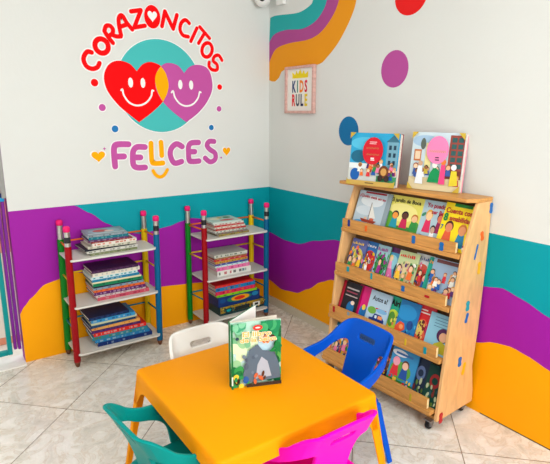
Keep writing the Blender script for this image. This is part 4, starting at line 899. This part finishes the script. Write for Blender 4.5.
# ------------------------------------------------------------------ chairs
def sweep(path, wide, thick, updir, m, n=12, b=None):
    P = spline(path, 5); b = b or MB(); rings = []
    for i, p in enumerate(P):
        t = (P[min(i+1, len(P)-1)]-P[max(i-1, 0)]).normalized(); f = i/(len(P)-1)
        u = Vector(updir[0]).lerp(Vector(updir[1]), f); u = (u-t*u.dot(t)).normalized(); v = t.cross(u)
        g_ = f*(len(wide)-1); k_ = min(int(g_), len(wide)-2); W_ = wide[k_]+(wide[k_+1]-wide[k_])*(g_-k_); T_ = thick
        rings.append([p+u*(W_/2*math.copysign(abs(math.cos(2*PI*k/n))**.7, math.cos(2*PI*k/n)))+v*(T_/2*math.copysign(abs(math.sin(2*PI*k/n))**.7, math.sin(2*PI*k/n))) for k in range(n)])
    b.rings(rings, m); return b
def make_chair(label, c, loc, rz, group='small plastic chairs around the table'):
    o = thing('child_chair', label, 'chair', loc, rz, group); m = mat(c, .45, 'plastic', .1)
    # backrest as a curved sheet with a slot: grid of columns/rows cut by an outline
    cu = bpy.data.curves.new('back', 'CURVE'); cu.dimensions = '2D'; cu.fill_mode = 'BOTH'; cu.extrude = .0035; cu.bevel_depth = .004; cu.bevel_resolution = 2
    half = [(0, .552), (.06, .551), (.11, .547), (.140, .537), (.162, .508), (.184, .474), (.225, .446), (.29, .428), (.35, .408), (.390, .375), (.405, .35), (.402, .272), (.312, .272), (.306, .33), (.284, .366), (.25, .388), (.205, .410), (.172, .436), (.135, .460), (.100, .460), (.084, .43), (.080, .34), (.086, .272)]
    ups = [(p.x, p.y) for p in spline([(*q, 0) for q in half[:12]], 5)]; bot = [(p.x, p.y) for p in spline([(*q, 0) for q in half[12:]], 5)]
    half = ups+bot
    outl = half+[(-x, z) for x, z in half[::-1]][:-1]
    def sp(pts):
        s = cu.splines.new('POLY'); s.points.add(len(pts)-1)
        for q, (x, z) in zip(s.points, pts): q.co = (x, z, 0, 1)
        s.use_cyclic_u = True
    sp(outl)
    hw_, hh = .055, .0165; cz = .494
    sp([(x, cz+z-.02*abs(x)) for x, z in rrect(hw_, hh, .014, 4)])
    to = bpy.data.objects.new('t', cu); COL.objects.link(to); bpy.context.view_layer.update()
    me = bpy.data.meshes.new_from_object(to.evaluated_get(bpy.context.evaluated_depsgraph_get())); bpy.data.objects.remove(to); bpy.data.curves.remove(cu)
    bm = bmesh.new(); bm.from_mesh(me); bpy.data.meshes.remove(me); bmesh.ops.remove_doubles(bm, verts=bm.verts, dist=1e-5)
    for k in range(-27, 28):
        bmesh.ops.bisect_plane(bm, geom=bm.verts[:]+bm.edges[:]+bm.faces[:], plane_co=(k*.0155+.0001, 0, 0), plane_no=(1, 0, 0), dist=1e-6)
    for k in range(9):
        bmesh.ops.bisect_plane(bm, geom=bm.verts[:]+bm.edges[:]+bm.faces[:], plane_co=(0, .295+k*.028, 0), plane_no=(0, 1, 0), dist=1e-6)
    S0, RR = .106, .052; S1_ = S0+RR*PI/2
    side = {f.index: abs(f.calc_center_median().x) > .165 for f in bm.faces}
    for v in bm.verts:
        sg = 1 if v.co.x >= 0 else -1; q, z, d = abs(v.co.x), v.co.y, v.co.z
        f = (z-.27)/.28
        if q < S0: px_, py_, nx, ny = q, 0, 0, -1
        elif q < S1_: a_ = (q-S0)/RR; px_, py_, nx, ny = S0+RR*math.sin(a_), RR*(1-math.cos(a_)), math.sin(a_), -math.cos(a_)
        else: px_, py_, nx, ny = S0+RR, RR+(q-S1_), 1, 0
        tt = min(1, max(0, (q-.10)/.17)); tt = tt*tt*(3-2*tt)
        px_ += tt*(.012+.10*max(0, q-.15))*min(1, f*2.2)
        rec = (-.045*f-.06*f*f)*(1-tt)-.030*tt*max(0, 1-(q-.2)/.2)
        v.co = Vector((sg*(px_-nx*d), -.115+py_+rec-ny*d*1.0, z))
    bmesh.ops.recalc_face_normals(bm, faces=bm.faces)
    bm.faces.ensure_lookup_table()
    for nm_, test in (('backrest', lambda c: abs(c.x) <= .150), ('armrest', lambda c: c.x > .150), ('armrest', lambda c: c.x < -.150)):
        b2 = MB(); b2.mi(m); seen = {}
        for f in bm.faces:
            if not test(f.calc_center_median()): continue
            idx = []
            for v in f.verts:
                if v.index not in seen: seen[v.index] = len(b2.v); b2.v.append(tuple(v.co))
                idx.append(seen[v.index])
            b2.f.append(tuple(idx)); b2.m.append(0)
        me = bpy.data.meshes.new(nm_); me.from_pydata(b2.v, [], b2.f); me.materials.append(m); me.update()
        for p in me.polygons: p.use_smooth = True
        br = bpy.data.objects.new(nm_, me); COL.objects.link(br); br.parent = o
        br.modifiers.new('e', 'EDGE_SPLIT').split_angle = math.radians(32)
    bm.free()
    # dished seat with a rolled edge
    b = MB(); rings = []
    for ins, z in [(-.002, .262), (-.004, .270), (.002, .277), (.02, .274), (.06, .268), (.11, .266)]:
        rings.append([(x*(1-.04*(y > 0)), y+.005, z) for x, y in rrect(.148-ins, .145-ins, max(.012, .04-ins*.3), 5)])
    b.rings(rings, m); bt = b.build('seat', o, smooth=True)
    for sx in (1, -1):
        for sy in (1, -1):
            x0, y0, x1, y1 = sx*.130, sy*.112, sx*.205, sy*.145
            b = MB(); R_ = []
            for t_, w_ in ((0, .042), (.5, .034), (1, .026)):
                x, y, z = x0+(x1-x0)*t_, y0+(y1-y0)*t_, .266*(1-t_)+.0005
                R_.append([(x-sx*(p[0]), y-sy*(p[1]), z) for p in [(-w_/2, -w_/2), (w_/2, -w_/2), (w_/2, -w_/2+.008), (-w_/2+.012, -w_/2+.012), (-w_/2+.008, w_/2), (-w_/2, w_/2)]])
            b.rings(R_, m); b.build('leg', o, bevel=.003)
    return o
make_chair('blue plastic chair between the table and wooden bookshelf', (0, 80, 190), (1.395, 1.515, 0), PI/2)
make_chair('white plastic chair on far side of table, facing the camera', (224, 222, 216), (.945, 1.735, 0), PI)
make_chair('teal plastic chair at the left side of the table', (0, 134, 128), (.637, 1.468, 0), -PI/2+.12)
make_chair('magenta pink plastic chair at the near right side of table', (255, 0, 185), (1.0, 1.235, 0), 0)

# ------------------------------------------------------------------ light
wd = bpy.data.worlds.new('world'); sc.world = wd; wd.use_nodes = True
bg = wd.node_tree.nodes['Background']; bg.inputs[0].default_value = (.93, .97, 1, 1); bg.inputs[1].default_value = 1.6
def area(name, loc, target, sx, sy, power, col=(1, 1, 1)):
    l = bpy.data.lights.new(name, 'AREA'); l.shape = 'RECTANGLE'; l.size = sx; l.size_y = sy; l.energy = power; l.color = col
    o = bpy.data.objects.new(name, l); COL.objects.link(o); o.location = loc
    o.rotation_euler = (Vector(target)-Vector(loc)).to_track_quat('-Z', 'Y').to_euler(); return o
area('window_daylight', (.9, -2.2, 1.75), (1.0, 1.8, .8), 2.2, 1.5, 80, (.96, .985, 1))
area('ceiling_lamp', (.3, .6, 2.7), (.3, .6, 0), 1.0, 1.0, 22, (1, .97, .92))
sc.view_settings.view_transform = 'Standard'; sc.view_settings.look = 'None'; sc.view_settings.gamma = 1; sc.view_settings.use_curve_mapping = False
sc.view_settings.exposure = 0.22
